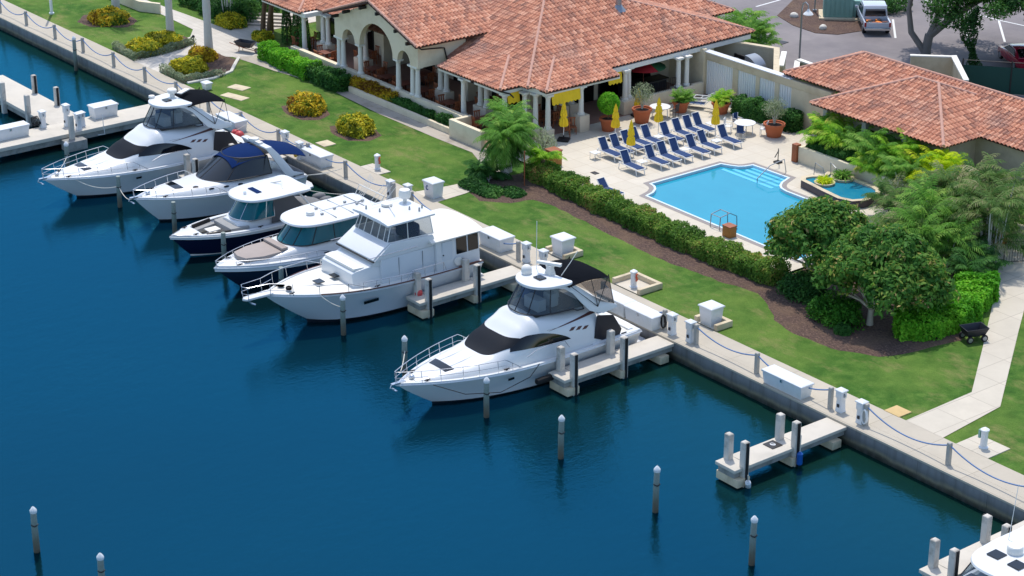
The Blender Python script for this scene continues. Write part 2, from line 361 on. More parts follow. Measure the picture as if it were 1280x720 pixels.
def hedge_leaves(lf,path,wid,hgt,dens,size,seed=0,z0=1.0,asp=.5):
    P=np.array(path,float); seg=np.linalg.norm(np.diff(P,axis=0),axis=1); tot=seg.sum(); n=int(dens*tot*(wid+2*hgt))
    t=RNG.uniform(0,tot,n); cs=np.concatenate([[0],np.cumsum(seg)]); i=np.clip(np.searchsorted(cs,t)-1,0,len(seg)-1); f=(t-cs[i])/seg[i]
    c=P[i]+(P[i+1]-P[i])*f[:,None]; sd=np.diff(P,axis=0)/seg[:,None]; vd=np.concatenate([sd[:1],sd[:-1]+sd[1:],sd[-1:]]); vd/=np.linalg.norm(vd,axis=1,keepdims=True); dr=vd[i]*(1-f[:,None])+vd[i+1]*f[:,None]; dr/=np.linalg.norm(dr,axis=1,keepdims=True); nr=np.stack([-dr[:,1],dr[:,0]],1)
    a=RNG.uniform(-1,1,n)*(wid/2+hgt)  # unrolled cross-section: side, top, side
    top=np.abs(a)<wid/2; y=np.where(top,a,np.sign(a)*wid/2); z=np.where(top,hgt,hgt-(np.abs(a)-wid/2))
    cor=np.clip((np.abs(y)/(wid/2))**4*(z/hgt)**4,0,1); z=z-cor*.12*hgt
    wob=1+.09*np.sin(t*1.9+seed)+.07*np.sin(t*4.3+seed*3)+.05*np.sin(t*9+a*3); dep=RNG.uniform(.82,1.03,n)*wob
    pos=np.stack([c[:,0]+nr[:,0]*y*dep,c[:,1]+nr[:,1]*y*dep,z0+z*dep],1)
    nn=np.stack([nr[:,0]*np.where(top,0,np.sign(a)),nr[:,1]*np.where(top,0,np.sign(a)),np.where(top,1.2,.8)],1)
    lf.leaves(pos,nn,size,clumptint(pos,.6,seed),asp,.8)
    for e,sg in ((0,-1),(-1,1)):
        k=int(dens*wid*hgt*.9); q=RNG.uniform(-.5,.5,k)*wid; zz=RNG.uniform(0,1,k)*hgt; dv=(P[1]-P[0]) if e==0 else (P[-1]-P[-2]); dv=dv/np.linalg.norm(dv)*sg; nv=np.array([-dv[1],dv[0]])
        ou=RNG.uniform(-.25,.12,k)+.18*np.sqrt(np.clip(1-(2*q/wid)**2,0,1)); pp=np.stack([P[e][0]+nv[0]*q+dv[0]*ou,P[e][1]+nv[1]*q+dv[1]*ou,z0+zz],1); lf.leaves(pp,np.tile([dv[0],dv[1],.3],(k,1)),size,clumptint(pp,.6,seed),asp,.8)
def frond(lf,base,az,el,length,width,droop=1.0,nl=22,tint=.5,tw=.3,fan=False):
    # pinnate frond: curved rachis with two rows of drooping leaflets
    d=np.array([math.cos(az),math.sin(az)]); side=np.array([-d[1],d[0],0]); ts=np.linspace(.12,1,nl); pos=[];tan=[]
    p=np.array(base,float); ang=el; st=length/nl; last=p.copy(); q=[]
    for i in range(nl):
        p=p+np.array([d[0]*math.cos(ang),d[1]*math.cos(ang),math.sin(ang)])*st; ang-=droop*1.5/nl*(.4+1.2*i/nl); q.append((p.copy(),ang))
    r=.02*length/2
    P=[];T=[]
    prev=np.array(base,float)
    for i,(p,ang) in enumerate(q):
        P.append([prev-side*r,prev+side*r,p+side*r,p-side*r]); T.append(max(0,tint-.1)); prev=p
        t=(i+1)/nl
        if t<.15: continue
        ll=width*math.sin(math.pi*min(1,.12+t*.86))**.7*random.uniform(.85,1.1)
        fw=np.array([d[0]*math.cos(ang),d[1]*math.cos(ang),math.sin(ang)])
        for sg in (-1,1):
            dirv=side*sg*.8+fw*.55+np.array([0,0,-.35*droop+random.uniform(-.12,.2)]); dirv/=np.linalg.norm(dirv)
            lw=max(.028,tw*ll*.15); e=p+dirv*ll+np.array([0,0,-.2*ll*droop]); m=p+dirv*ll*.55
            P.append([p-fw*lw*.5,m-fw*lw,e,m+fw*lw]); T.append(np.clip(tint+random.uniform(-.18,.18),0,1))
    lf.quads(np.array(P),np.array(T))
def fan(lf,base,az,el,stalk,rad,n=16,tint=.5):
    d=np.array([math.cos(az)*math.cos(el),math.sin(az)*math.cos(el),math.sin(el)]); side=np.array([-math.sin(az),math.cos(az),0]); up=np.cross(d,side)
    c=np.array(base)+d*stalk; P=[[np.array(base)-side*.015,np.array(base)+side*.015,c+side*.015,c-side*.015]]; T=[tint-.1]
    for i in range(n):
        a=(i/(n-1)-.5)*4.0; v=d*math.cos(a)+side*math.sin(a); l=rad*random.uniform(.85,1.1)*(1 if abs(a)<1.4 else .85)
        e=c+v*l+np.array([0,0,-.35*rad*random.uniform(.5,1.2)]); m=c+v*l*.55+np.array([0,0,.02]); s2=np.cross(v,up); s2/=np.linalg.norm(s2)+1e-9
        P.append([c,m+s2*.05*rad,e,m-s2*.05*rad]); T.append(np.clip(tint+random.uniform(-.2,.2),0,1))
    lf.quads(np.array(P),np.array(T))
# ================================================================ SETTING
struct('water',MB().sheet([[(-700,-600),(500,-600),(500,.4),(-700,.4)]],0),WATER,'calm blue marina water')
GZ=.97
DECKP=[(-34,10.5),(-3,10.5),(-3.2,19.2),(-5.5,20.5),(-5.5,23.7),(-15,23.7),(-15,29.5),(-34,29.5)]
POOL=[(-16.4,12.5),(-4,12.35),(-4,19.3),(-12.0,19.37),(-12.55,19.5),(-12.95,19.8),(-13.3,20.3),(-13.6,21.14),(-16.5,21.07),(-16.62,20.55),(-16.85,20.2),(-17.25,19.95),(-17.84,19.7),(-17.8,14.05),(-17.35,13.95),(-16.95,13.65),(-16.6,13.15)]
def offset(p,d):
    n=len(p); out=[]
    for i in range(n):
        a,b,c=Vector(p[i-1]),Vector(p[i]),Vector(p[(i+1)%n]); e=(b-a).normalized(); f=(c-b).normalized()
        n1=Vector((e.y,-e.x)); n2=Vector((f.y,-f.x)); m=(n1+n2); m=m/max(.4,m.length_squared)*2; q=b+m*d; out.append((q.x,q.y))
    return out
P1=offset(POOL,.13); P2=offset(POOL,.42); hole=offset(POOL,.40)
struct('lawn',MB().sheet([[(-500,.6),(400,.6),(400,600),(-500,600)],list(reversed(offset(POOL,.3)))],GZ),TURF)
struct('promenade',MB().sheet([[(-160,.72),(90,.72),(90,2.35),(-160,2.35)]],1.0).box(-160,90,2.3,2.35,.8,.998),PROM,'concrete slab promenade along the seawall')
sw=thing('seawall','grey tide stained concrete seawall along the marina','seawall',(0,0,0))
MB().box(-160,90,-.06,.7,-2.5,.9).build('wall_panel',SEAW,sw)
MB().box(-160,90,-.085,.72,.9,1.004).build('cap',PROM,sw,bevel=.02)
bm_=MB()
for i in range(-40,24): bm_.box(i*3.9-.02,i*3.9+.02,-.075,-.055,.2,.9)
bm_.build('joint',SEAW,sw)
struct('path',MB().sheet([[(12.75,2.34),(14.95,2.34),(14.45,6.84),(9.4,14.3),(7.4,17.3),(4.5,21),(1.5,24),(.2,23),(3.2,20.2),(5.1,17.75),(9.5,11.5),(12.62,7.0)]],1.0),PATHM,'pale concrete path bending across the lawn')
struct('garden_path',MB().sheet([[(-25.5,2.34),(-23.3,2.34),(-23.45,4.5),(-24.0,6.7),(-24.9,6.5),(-25.1,4.5)]],.998),PATHM,'short concrete path from the promenade to the terrace')
struct('plaza',MB().sheet([[(-59.75,2.34),(-55.9,2.34),(-57.3,5.2),(-57.2,7.4),(-56.1,8.4),(-55.4,9.6),(-56.3,11.6),(-60.5,14.5),(-60,30),(-66,30),(-63.2,13.6),(-62.2,11.8),(-74,11.1),(-90,12.0),(-90,10.6),(-74,10.2),(-64.2,9.75),(-62.6,8.6)]],.994),PLAZ,'pale stone plaza between the shrub beds')
struct('walkway',MB().sheet([[(-56.2,8.35),(-53.6,8.7),(-51.5,8.86),(-48.4,9.4),(-45.3,9.5),(-39,9.1),(-32.6,9.12),(-29.1,9.25),(-26.8,8.3),(-25.3,6.6),(-24.2,7.3),(-25.6,9.4),(-27,10.6),(-56,10.6)]],.99),pm('sandy gravel',(176,166,152),.95,.14,2,bump=.5,bs=25,dirt=(140,130,118),ds=1),'sandy gravel walkway below the terrace')
def bed(name,label,p,h=.06):
    r2=random.Random(len(label)); pp=[]
    for a,b in zip(p,p[1:]+p[:1]):
        k=max(1,int(math.dist(a,b)/.45))
        for i in range(k): pp.append((a[0]+(b[0]-a[0])*i/k+r2.uniform(-.09,.09),a[1]+(b[1]-a[1])*i/k+r2.uniform(-.09,.09)))
    p=pp; q=offset(p,-.2); m=MB(); n=len(p)
    m.loft([[(x,y,GZ) for x,y in p],[(x,y,GZ+h) for x,y in q]],True,(False,True)); return struct(name,m,MULCH,label)
bed('mulch_bed','brown bark mulch bed along the hedge',[(-23.4,4.7),(-21.9,4.4),(-20.6,5.6),(-20.3,7.0),(-18.9,7.25),(-13.5,6.95),(-8.5,6.65),(-4.6,7.05),(-2.1,7.5),(-.7,6.9),(.95,5.7),(2.6,5.25),(5.1,5.45),(7.2,6.6),(7.9,8.2),(8.05,9.8),(8.3,11.3),(7.2,13.6),(4.9,17.0),(2.9,19.8),(-.2,23.65),(-5.4,23.65),(-5.45,20.55),(-3.15,19.25),(-2.95,10.47),(-24,10.47),(-24.6,7)])
bed('mulch_ring','dark mulch around croton bush',[(-44.4,5.0),(-42.8,4.3),(-41,4.5),(-40.3,5.4),(-40.9,6.6),(-42.6,7.2),(-44,6.6)],.04)
bed('mulch_ring','dark mulch around croton bush',[(-38.9,5.2),(-37.5,4.4),(-35.8,4.5),(-34.8,5.5),(-35.3,6.8),(-37,7.2),(-38.5,6.6)],.04)
bed('mulch_ring','dark mulch around far croton bush',[(-72.9,5.2),(-71.4,3.9),(-69.6,4.1),(-67.7,6.2),(-68.8,7.7),(-71.6,8.2)],.04)
# pool deck, pool
struct('pool_deck',MB().sheet([DECKP,list(reversed(P2))],1.08).box(-24.6,-3,10.46,10.5,.7,1.078),DECKM,'pale stone pool deck')
struct('pool_coping',MB().sheet([P2,list(reversed(P1))],1.086),COPE,'grey tile coping around the pool')
struct('pool_basin',MB().sheet([P1,list(reversed(POOL))],1.092).loft([[(x,y,1.09) for x,y in POOL],[(x,y,.45) for x,y in POOL]],True,(False,False)),POOLT,'white pool edge')
struct('pool_water',MB().sheet([offset(POOL,.02)],.93),POOLW,'turquoise swimming pool water')
ps=thing('pool_steps','pale blue steps under water in the pool alcove','pool steps',(-15,20.5,0))
for i in range(4):
    y=20.95-i*.5; x0=-16.45-(.55 if i==2 else 1.0 if i==3 else 0)+15; x1=-13.55+(.4 if i>1 else 0)+15
    MB().box(x0,x1,y-.13-20.5,y+.13-20.5,.90,.945-.002*i).build('step',TILEB,ps)
# parking
struct('parking_lot',MB().sheet([[(-140,37.2),(90,37.2),(90,170),(-140,170)]],.99),ASPH,'grey asphalt parking lot')
def rdline(a,b,wd=.12):
    d=(Vector(b)-Vector(a)).normalized()*wd/2; n=Vector((-d.y,d.x)); A,B=Vector(a),Vector(b)
    return [tuple(A+n),tuple(A-n),tuple(B-n),tuple(B+n)]
mk=MB()
for a,b in (((-34.1,52.77),(-30.5,49.1)),((-28.6,54.75),(-26.5,52.5)),((-29.06,58.9),(-24.9,54.6)),((-43.1,47.2),(-43.4,50.1)),((-42.6,51.0),(-41.2,50.8)),((-37.9,58.9),(-29.0,58.9)),((-29,58.9),(-20,60)),((-23,61),(-19.5,57)),((-60,47),(-60.2,52))): mk.sheet([rdline(a,b,.16)],.996)
struct('parking_marking',mk,WLINE,'white painted parking bay lines')
struct('planted_island',MB().sheet([[(-40.2,46.6),(-37.5,45.6),(-35,45.4),(-33.7,46.4),(-33.3,48.5),(-35,52),(-38,58),(-47,62),(-44,53)]],1.03).loft([[(x,y,.98) for x,y in [(-40.2,46.6),(-37.5,45.6),(-35,45.4),(-33.7,46.4),(-33.3,48.5),(-35,52),(-38,58),(-47,62),(-44,53)]],[(x,y,1.03) for x,y in [(-40.2,46.6),(-37.5,45.6),(-35,45.4),(-33.7,46.4),(-33.3,48.5),(-35,52),(-38,58),(-47,62),(-44,53)]]],True,(False,False)),MULCH,'brown mulch island in the parking lot')
# utility covers and worn patches in the lawn
def plate(name,label,c,a,b,rz,mat,cat):
    o=MB().rbox((0,0,0),(a,b,.05),0).build(name,mat,bevel=.008); o.location=c; o.rotation_euler=(0,0,rz); return tag(o,label,cat)
plate('utility_cover','pale square utility cover in lawn beside blue canvas cruiser',(-46.5+10.4,3.35-.3,GZ+.02),1.0,.9,0,CURB,'utility cover')
plate('utility_cover','worn sandy slab in lawn nearer the wheelbarrow',(-49.6,4.9,GZ+.012),1.4,.9,.3,CURB,'utility cover')
plate('utility_cover','worn sandy slab in lawn nearer the promenade',(-48.0,3.6,GZ+.012),2.0,.8,.25,CURB,'utility cover')
plate('utility_cover','tan square utility cover beside the bending path corner',(11.9,2.75,GZ+.03),.9,.85,0,pm('tan cover',(196,168,116),.9,.1,3),'utility cover')
plate('drain_cover','dark square drain in the pool deck near the loungers',(-21.3,12.6,1.085),.45,.35,0,DARKM,'drain')
plate('manhole','dark storm drain grate in the asphalt',(-35.1,41.6,1.0),1.4,.8,.2,DARKM,'drain grate')
# ================================================================ DOCKS
def pile_part(par,x,y,h,z0,rub):
    p=MB().box(x-.15,x+.15,y-.15,y+.15,z0,h-.04).loft([[(x+a*s,y+b*s,z) for a,b in ((-1,-1),(1,-1),(1,1),(-1,1))] for s,z in ((.15,h-.04),(.11,h))]).build('pile',PILEC,par,bevel=.015)
    if rub: MB().box(*( (x+.152,x+.2) if rub>0 else (x-.2,x-.152)),y-.07,y+.07,z0+.3,h-.03).build('fender_strip',BLKRUB,p)
    return p
def pier(x,label):
    t=thing('finger_pier',label,'finger pier',(x,0,0),0,'concrete finger piers along the seawall')
    MB().box(-1.22,.02,-7.05,-.08,.74,.9).build('deck',CONC,t,bevel=.02)
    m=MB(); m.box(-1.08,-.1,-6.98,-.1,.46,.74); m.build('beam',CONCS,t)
    for y,w in ((-6.55,.62),(-3.4,.3),(-.75,.45)): MB().box(-1.32 if y>-6 else -1.2,.16,y-w/2-.12,y+w/2,.06,.45).build('pile_cap',CURB,t,bevel=.03)
    for y in (-6.45,-3.32):
        for xx,r in ((-1.02,-1),(-.02,1)): pile_part(t,xx,y,2.14,-1,r)
    m=MB()
    for y in (-6.15,-3.05): m.box(-1.21,.01,y-.015,y+.015,.9,.903)
    m.build('joint',CONCS,t)
    return t
pr=pier(-.2,'concrete finger pier beside the white sedan yacht with black bimini, nearest its stern')
for x,l in ((11.4,'empty concrete finger pier with a dark mat and a blue fender'),(-11.95,'concrete finger pier between the convertible yacht and the sedan yacht'),(23.15,'concrete finger pier cut by the lower right frame edge'),(-23.6,'concrete finger pier between the navy boat and the sunpad boat'),(-35.7,'concrete finger pier between the two far white yachts')): dup(pr,(x,0,0),0,l)
mt=MB().rbox((0,0,0),(.62,.62,.03)).build('mat',DARKM); mt.location=(10.65,-4.0,.918); tag(mt,'dark square mat with a white emblem on the empty finger pier','mat')
MB().tube([(.13*math.cos(a),.1*math.sin(a),.02) for a in np.linspace(0,6.28,14)],.018,5).rbox((.02,-.02,.02),(.18,.05,.015),.6).build('emblem',WMET,mt)
def fender(name,label,loc,mat,r=.13,l=.6,rx=0,ry=0,top=.8):
    t=thing(name,label,'fender',loc); MB().tube([(0,0,-l/2),(0,0,-l/2+.06),(0,0,-l*.35),(0,0,l*.35),(0,0,l/2-.06),(0,0,l/2)],[.04,r*.7,r,r,r*.7,.05],12).build('body',mat,t); MB().tube([(0,0,l/2),(0,.02,l/2+top)],.02,5).build('rope',ROPEW,t); t.rotation_euler=(rx,ry,0); return t
fender('fender','blue cylindrical fender hanging from the empty pier',(11.68,-3.32,.42),FENDB,.14,.7)
fender('fender','white fender hanging at the outer end of the empty pier',(11.72,-6.5,.2),WPLAST,.13,.6,.5,.5,.7)
# main dock at upper left
t=thing('main_dock','wide concrete dock with dock boxes at the upper left','dock',(-48,0,0))
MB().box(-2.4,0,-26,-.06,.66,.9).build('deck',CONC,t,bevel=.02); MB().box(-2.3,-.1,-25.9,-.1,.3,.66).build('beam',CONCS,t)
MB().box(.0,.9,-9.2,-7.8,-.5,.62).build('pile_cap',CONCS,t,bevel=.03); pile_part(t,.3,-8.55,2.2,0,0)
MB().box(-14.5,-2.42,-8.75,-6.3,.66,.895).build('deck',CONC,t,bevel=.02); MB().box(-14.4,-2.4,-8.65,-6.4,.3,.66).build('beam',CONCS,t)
for x,y,r in ((-5.9,-6.45,1),(-5.5,-8.75,-1),(-9.1,-8.8,-1),(-9.3,-6.4,1)): pile_part(t,x,y,2.15,-1,r)
MB().tube([(.06,-6.2,1.75),(.06,-6.2,.95),(.1,-6.15,.4),(-.0,-6.6,.4)],.025,6).build('ladder_rail',WMET,t)
# mooring piles
def mpile(x,y,h,label,cap=True,red=False):
    t=thing('mooring_pile',label,'mooring pile',(x,y,0),0,'timber mooring piles in the water')
    MB().tube([(0,0,-2),(.0,0,h*.5),(0.03,0,h-.12)],[.14,.135,.125],12).build('shaft',PILET,t)
    if cap: MB().lathe([(.0,.2),(.06,.15),(.145,.03),(.155,-.02),(.14,-.1)][::-1],(0.03,0,h-.12),12).build('cap',WPLAST,t)
    MB().tube([(.03+.14*math.cos(a),.14*math.sin(a),h*.62+.02*math.sin(3*a)) for a in np.linspace(0,6.28,12,endpoint=False)],.025,5,True).build('rope_loop',DARKM,t)
    return t
for x,y,h,l,c in ((-36.3,-11.3,2.05,'bare mooring pile between the bows of the two far white yachts',False),(-30.5,-10.9,2.05,'bare mooring pile between the blue canvas cruiser and the navy boat',False),
 (-24.5,-11.2,2.1,'mooring pile rising in front of the navy hull',False),(-18.3,-11.4,2.1,'mooring pile between the sunpad boat and the convertible yacht',False),(-12.8,-11.2,2.15,'white capped mooring pile off the convertible yacht hull',True),
 (-6.85,-11.6,2.1,'white capped mooring pile behind the bow rail of the sedan yacht',True),(-.85,-11.2,2.0,'white capped mooring pile in front of the sedan yacht hull',True),(4.5,-11.1,2.1,'white capped green stained pile left of the empty slip',True),
 (10.8,-11.05,2.15,'white capped pile with red brown stain off the empty pier',True),(16.5,-10.9,2.2,'white capped mooring pile right of the empty pier, near lower right edge',True),(-2.3,-33.3,2.05,'lone white capped mooring pile near the lower left edge',True),
 (2.5,-32.8,1.9,'white capped mooring pile cut by the bottom edge',True),(-63.0,-.5,2.5,'white capped pile standing close to the far seawall',True),(-43.3,-11.1,2.1,'white capped mooring pile beside the dock and far yacht bow',True)): mpile(x,y,h,l,c)
# quay posts and ropes
posts=[-86.5,-82,-77.4,-72.9,-68.2,-63.8,-59.2,-54.7,-50.4,-46.2,-42.1,-37.6,-34.2,-30.1,-25.1,-23.3,-18.3,-13.4,-6.35,-1.6,.7,4.94,9.75,11.95,16.8,21.7,26.5]
for i,x in enumerate(posts):
    t=MB().box(-.09,.09,-.09,.09,-.02,1.02).loft([[(a*s,b*s,z) for a,b in ((-1,-1),(1,-1),(1,1),(-1,1))] for s,z in ((.09,1.02),(.07,1.06))]).build('quay_post',TIMBER); t.location=(x,.55,1.0)
    tag(t,f'grey timber rope post, {ORD[i]} from the left along the seawall','post','rope posts along the seawall')
n=0
for a,b in zip(posts,posts[1:]):
    if b-a<2.4 or (a,b) in ((-13.4,-6.35),): continue
    p=[(a+.1+(b-a-.2)*k/16,.55,1.9-(.5 if b-a>4.4 else .35)*(1-(2*k/16-1)**2)) for k in range(17)]
    o=MB().tube(p,.035,6).build('swag_rope',ROPEB); tag(o,f'blue grey rope swag, {ORD[n]} from the left between seawall posts','rope','rope swags along the seawall'); n+=1
def dockbox(x,y,L_,D,H,label,z=1.0,rz=0,taper=.06):
    t=thing('dock_box',label,'dock box',(x,y,z),rz)
    MB().loft([[(a*(L_/2-s),b*(D/2-s),zz) for a,b in ((-1,-1),(1,-1),(1,1),(-1,1))] for s,zz in ((taper,0),(0,H-.12))]).build('body',WPLAST,t,bevel=.02)
    MB().loft([[(a*(L_/2+s),b*(D/2+s),zz) for a,b in ((-1,-1),(1,-1),(1,1),(-1,1))] for s,zz in ((.04,H-.12),(.045,H-.04),(-.02,H),(-.3,H+.02))]).build('lid',WPLAST,t,bevel=.01)
    MB().box(-.06,.06,-D/2-.06,-D/2-.03,H-.25,H-.1).build('latch',CHROME,t)
    return t
dockbox(7.1,.42,2.55,.78,.72,'long white dock box by the blue rope left of the empty pier')
dockbox(-4.95,.2,2.15,.78,.8,'long white dock box behind the sedan yacht stern, left of a joined pair')
dockbox(-2.78,.2,2.1,.78,.78,'long white dock box behind the sedan yacht stern, right of a joined pair')
dockbox(-15.6,.75,1.9,1.0,.85,'white dock box on the promenade behind the convertible yacht')
dockbox(-42.3,.0,2.3,.9,.8,'white dock box on the promenade behind the far black bimini yacht',rz=0)
dockbox(-33.3,.6,2.2,.9,.8,'white dock box behind the blue canvas cruiser')
dockbox(-49.9,-5.15,1.7,.9,.85,'white dock box on the dock nearest the seawall',.9,R(90))
dockbox(-49.6,-12.0,2.6,.8,.8,'white dock box on the dock cut by the left frame edge',.9,R(90))
def pedestal(x,y,label,z=1.0,h=1.15,k=0):
    t=thing('power_pedestal',label,'power pedestal',(x,y,z),0,'white power pedestals')
    MB().loft([[(a*s,b*s*.9,zz) for a,b in ((-1,-1),(1,-1),(1,1),(-1,1))] for s,zz in ((.2,0),(.17,.1),(.15,h*.55),(.19,h*.6),(.19,h-.12))]).build('body',WPLAST,t,bevel=.02)
    MB().loft([[(a*s,b*s*.9,zz) for a,b in ((-1,-1),(1,-1),(1,1),(-1,1))] for s,zz in ((.24,h-.12),(.24,h-.07),(.05,h+.03))]).build('cap',WPLAST,t,bevel=.01)
    MB().box(-.06,.06,-.2,-.165,.25,.4).build('socket',BLACKP,t); MB().cyl((.2,0,h*.75),(.2,-.05,h*.75),.09,n=10).build('meter',GALV,t)
    return t
for x,y,l in ((-.95,.45,'white power pedestal left of the near finger pier'),(.28,.55,'white power pedestal right of the near finger pier beside a post'),(10.25,.7,'white power pedestal left of the empty pier'),(11.65,.55,'white power pedestal right of the empty pier with coiled hose'),(-12.9,.7,'white power pedestal by the post behind the convertible yacht stern'),(-11.5,.75,'white power pedestal behind the sedan yacht radar'),(-25.5,.6,'white power pedestal left of the garden path'),(-24.3,1.0,'white power pedestal nearest the garden path'),(-36.9,.6,'white power pedestal left of the blue canvas cruiser stern'),(-34.6,.2,'white power pedestal with yellow cord behind the blue canvas cruiser')): pedestal(x,y,l)
for x,y,l,h in ((-49.5,-7.95,'tall white pedestal on the dock corner',1.5),(-48.9,-7.2,'small white pedestal on dock behind the piling',1.0),(-48.4,-7.7,'white pedestal on dock right of the piling',1.15),(-50.2,-9.3,'white pedestal on dock beside a hose reel',1.15)): pedestal(x,y,l,.9,h)
o=MB().tube([(.3*math.cos(a*6.28),.1*a,.35+.3*math.sin(a*6.28)) for a in np.linspace(0,4,60)],.035,5).build('hose_coil',BLKRUB); o.location=(-50.6,-9.8,.92); tag(o,'coiled dark hose on the dock at upper left','hose')
o=MB().tube([(.14*math.cos(a*6.28),.03*a,.45+.35*math.sin(a*6.28)) for a in np.linspace(0,4,60)],.03,5).build('hose_coil',WMET); o.location=(11.95,.4,1.0); tag(o,'pale coiled hose on the post right of the empty pier','hose')
o=MB().tube([(.14*math.cos(a*6.28),.03*a,.45+.35*math.sin(a*6.28)) for a in np.linspace(0,4,60)],.03,5).build('hose_coil',BLKRUB); o.location=(-1.6,.4,1.0); tag(o,'dark coiled hose on the post beside the pair of dock boxes','hose')
o=MB().tube([(.12*math.cos(a*6.28),.03*a,.45+.3*math.sin(a*6.28)) for a in np.linspace(0,3,50)],.03,5).build('hose_coil',pm('yellow cord',(206,176,70),.7,.1,4)); o.location=(-34.7,-.12,1.0); tag(o,'yellow power cord coiled on pedestal behind the blue canvas cruiser','power cord')
def pumpout(x,y,label,hose=True):
    t=thing('water_post',label,'water post',(x,y,1.0),0,'white water posts at the lawn edge')
    MB().lathe([(.22,0),(.22,.06),(.16,.1),(.16,.82),(.2,.84),(.2,.9),(.05,1.0)],n=14).build('body',WPLAST,t)
    if hose: MB().tube([(.22+.02*a,.05*math.sin(a*20),.62+.2*math.cos(a*6.28)) for a in np.linspace(0,2,30)],.03,5).build('hose',ORANGE,t)
    else: MB().rbox((-.24,0,.62),(.1,.16,.4)).build('valve_box',GREENM,t)
    return t
pumpout(-30.1,2.85,'white water post with orange hose on slab near the croton bushes'); pumpout(-6.65,2.9,'white water post with orange hose inside the cream kerb planter'); pumpout(16.7,3.0,'white water post with green valve box at the right lawn edge',False)
plate('concrete_slab','concrete slab under the water post near the croton bushes',(-30.2,2.75,GZ+.02),1.9,.95,0,PATHM,'slab'); plate('concrete_slab','concrete slab under the water post at the right edge',(16.6,3.1,GZ+.02),1.8,1.5,0,PATHM,'slab')
def ubox(x,y,w,d,h,label,sign=False):
    t=thing('utility_box',label,'utility box',(x,y,1.0)); MB().loft([[(a*w/2*s,b*d/2*s,z) for a,b in ((-1,-1),(1,-1),(1,1),(-1,1))] for s,z in ((.86,0),(1,h-.1))]).build('body',WPLAST,t,bevel=.025)
    MB().loft([[(a*(w/2+s),b*(d/2+s),z) for a,b in ((-1,-1),(1,-1),(1,1),(-1,1))] for s,z in ((.05,h-.1),(.05,h-.02),(-.08,h+.05))]).build('lid',WPLAST,t,bevel=.015)
    if sign: MB().tube([(-.08+.1*math.cos(a),-d/2*.97-.02,h*.6+.13*math.sin(a)) for a in np.linspace(.8,5.6,12)],.022,5).build('mark',MARK,t)
    return t
ubox(-24.2,2.75,.95,.8,1.0,'white bin box with blue mark beside the garden path',True); ubox(-12.6,3.0,.95,.9,1.0,'white utility box inside the small kerb behind the sedan yacht'); ubox(-.75,2.9,.9,.85,1.0,'white utility box in the kerb nearest the magnolia lawn')
ub=ubox(-50.6,3.0,.6,.5,.5,'small pale ground box at the lawn corner by the plaza')
def kerb(x0,x1,y0,y1,label,open_left=True,h=.32):
    t=thing('kerb_planter',label,'kerb planter',(x0,y0,.98)); a,b=x1-x0,y1-y0; w=.22
    MB().box(w+.003,a-w-.003,b-w,b,0,h).build('back_kerb',CURB,t,bevel=.02); MB().box(a-w,a,0,b+.002,0,h).build('side_kerb',CURB,t,bevel=.02); MB().box(0,w,0,b+.002,0,h).build('side_kerb',CURB,t,bevel=.02); MB().box(w,a-w,0,b-w,0,.05).build('floor',PATHM,t); return t
kerb(-13.4,-11.7,2.4,3.7,'low cream kerb around the utility box behind the sedan yacht'); kerb(-7.8,-5.6,2.4,4.0,'large open cream kerb planter around a water post'); kerb(-1.45,.2,2.4,3.5,'low cream kerb around the utility box nearest the magnolias')
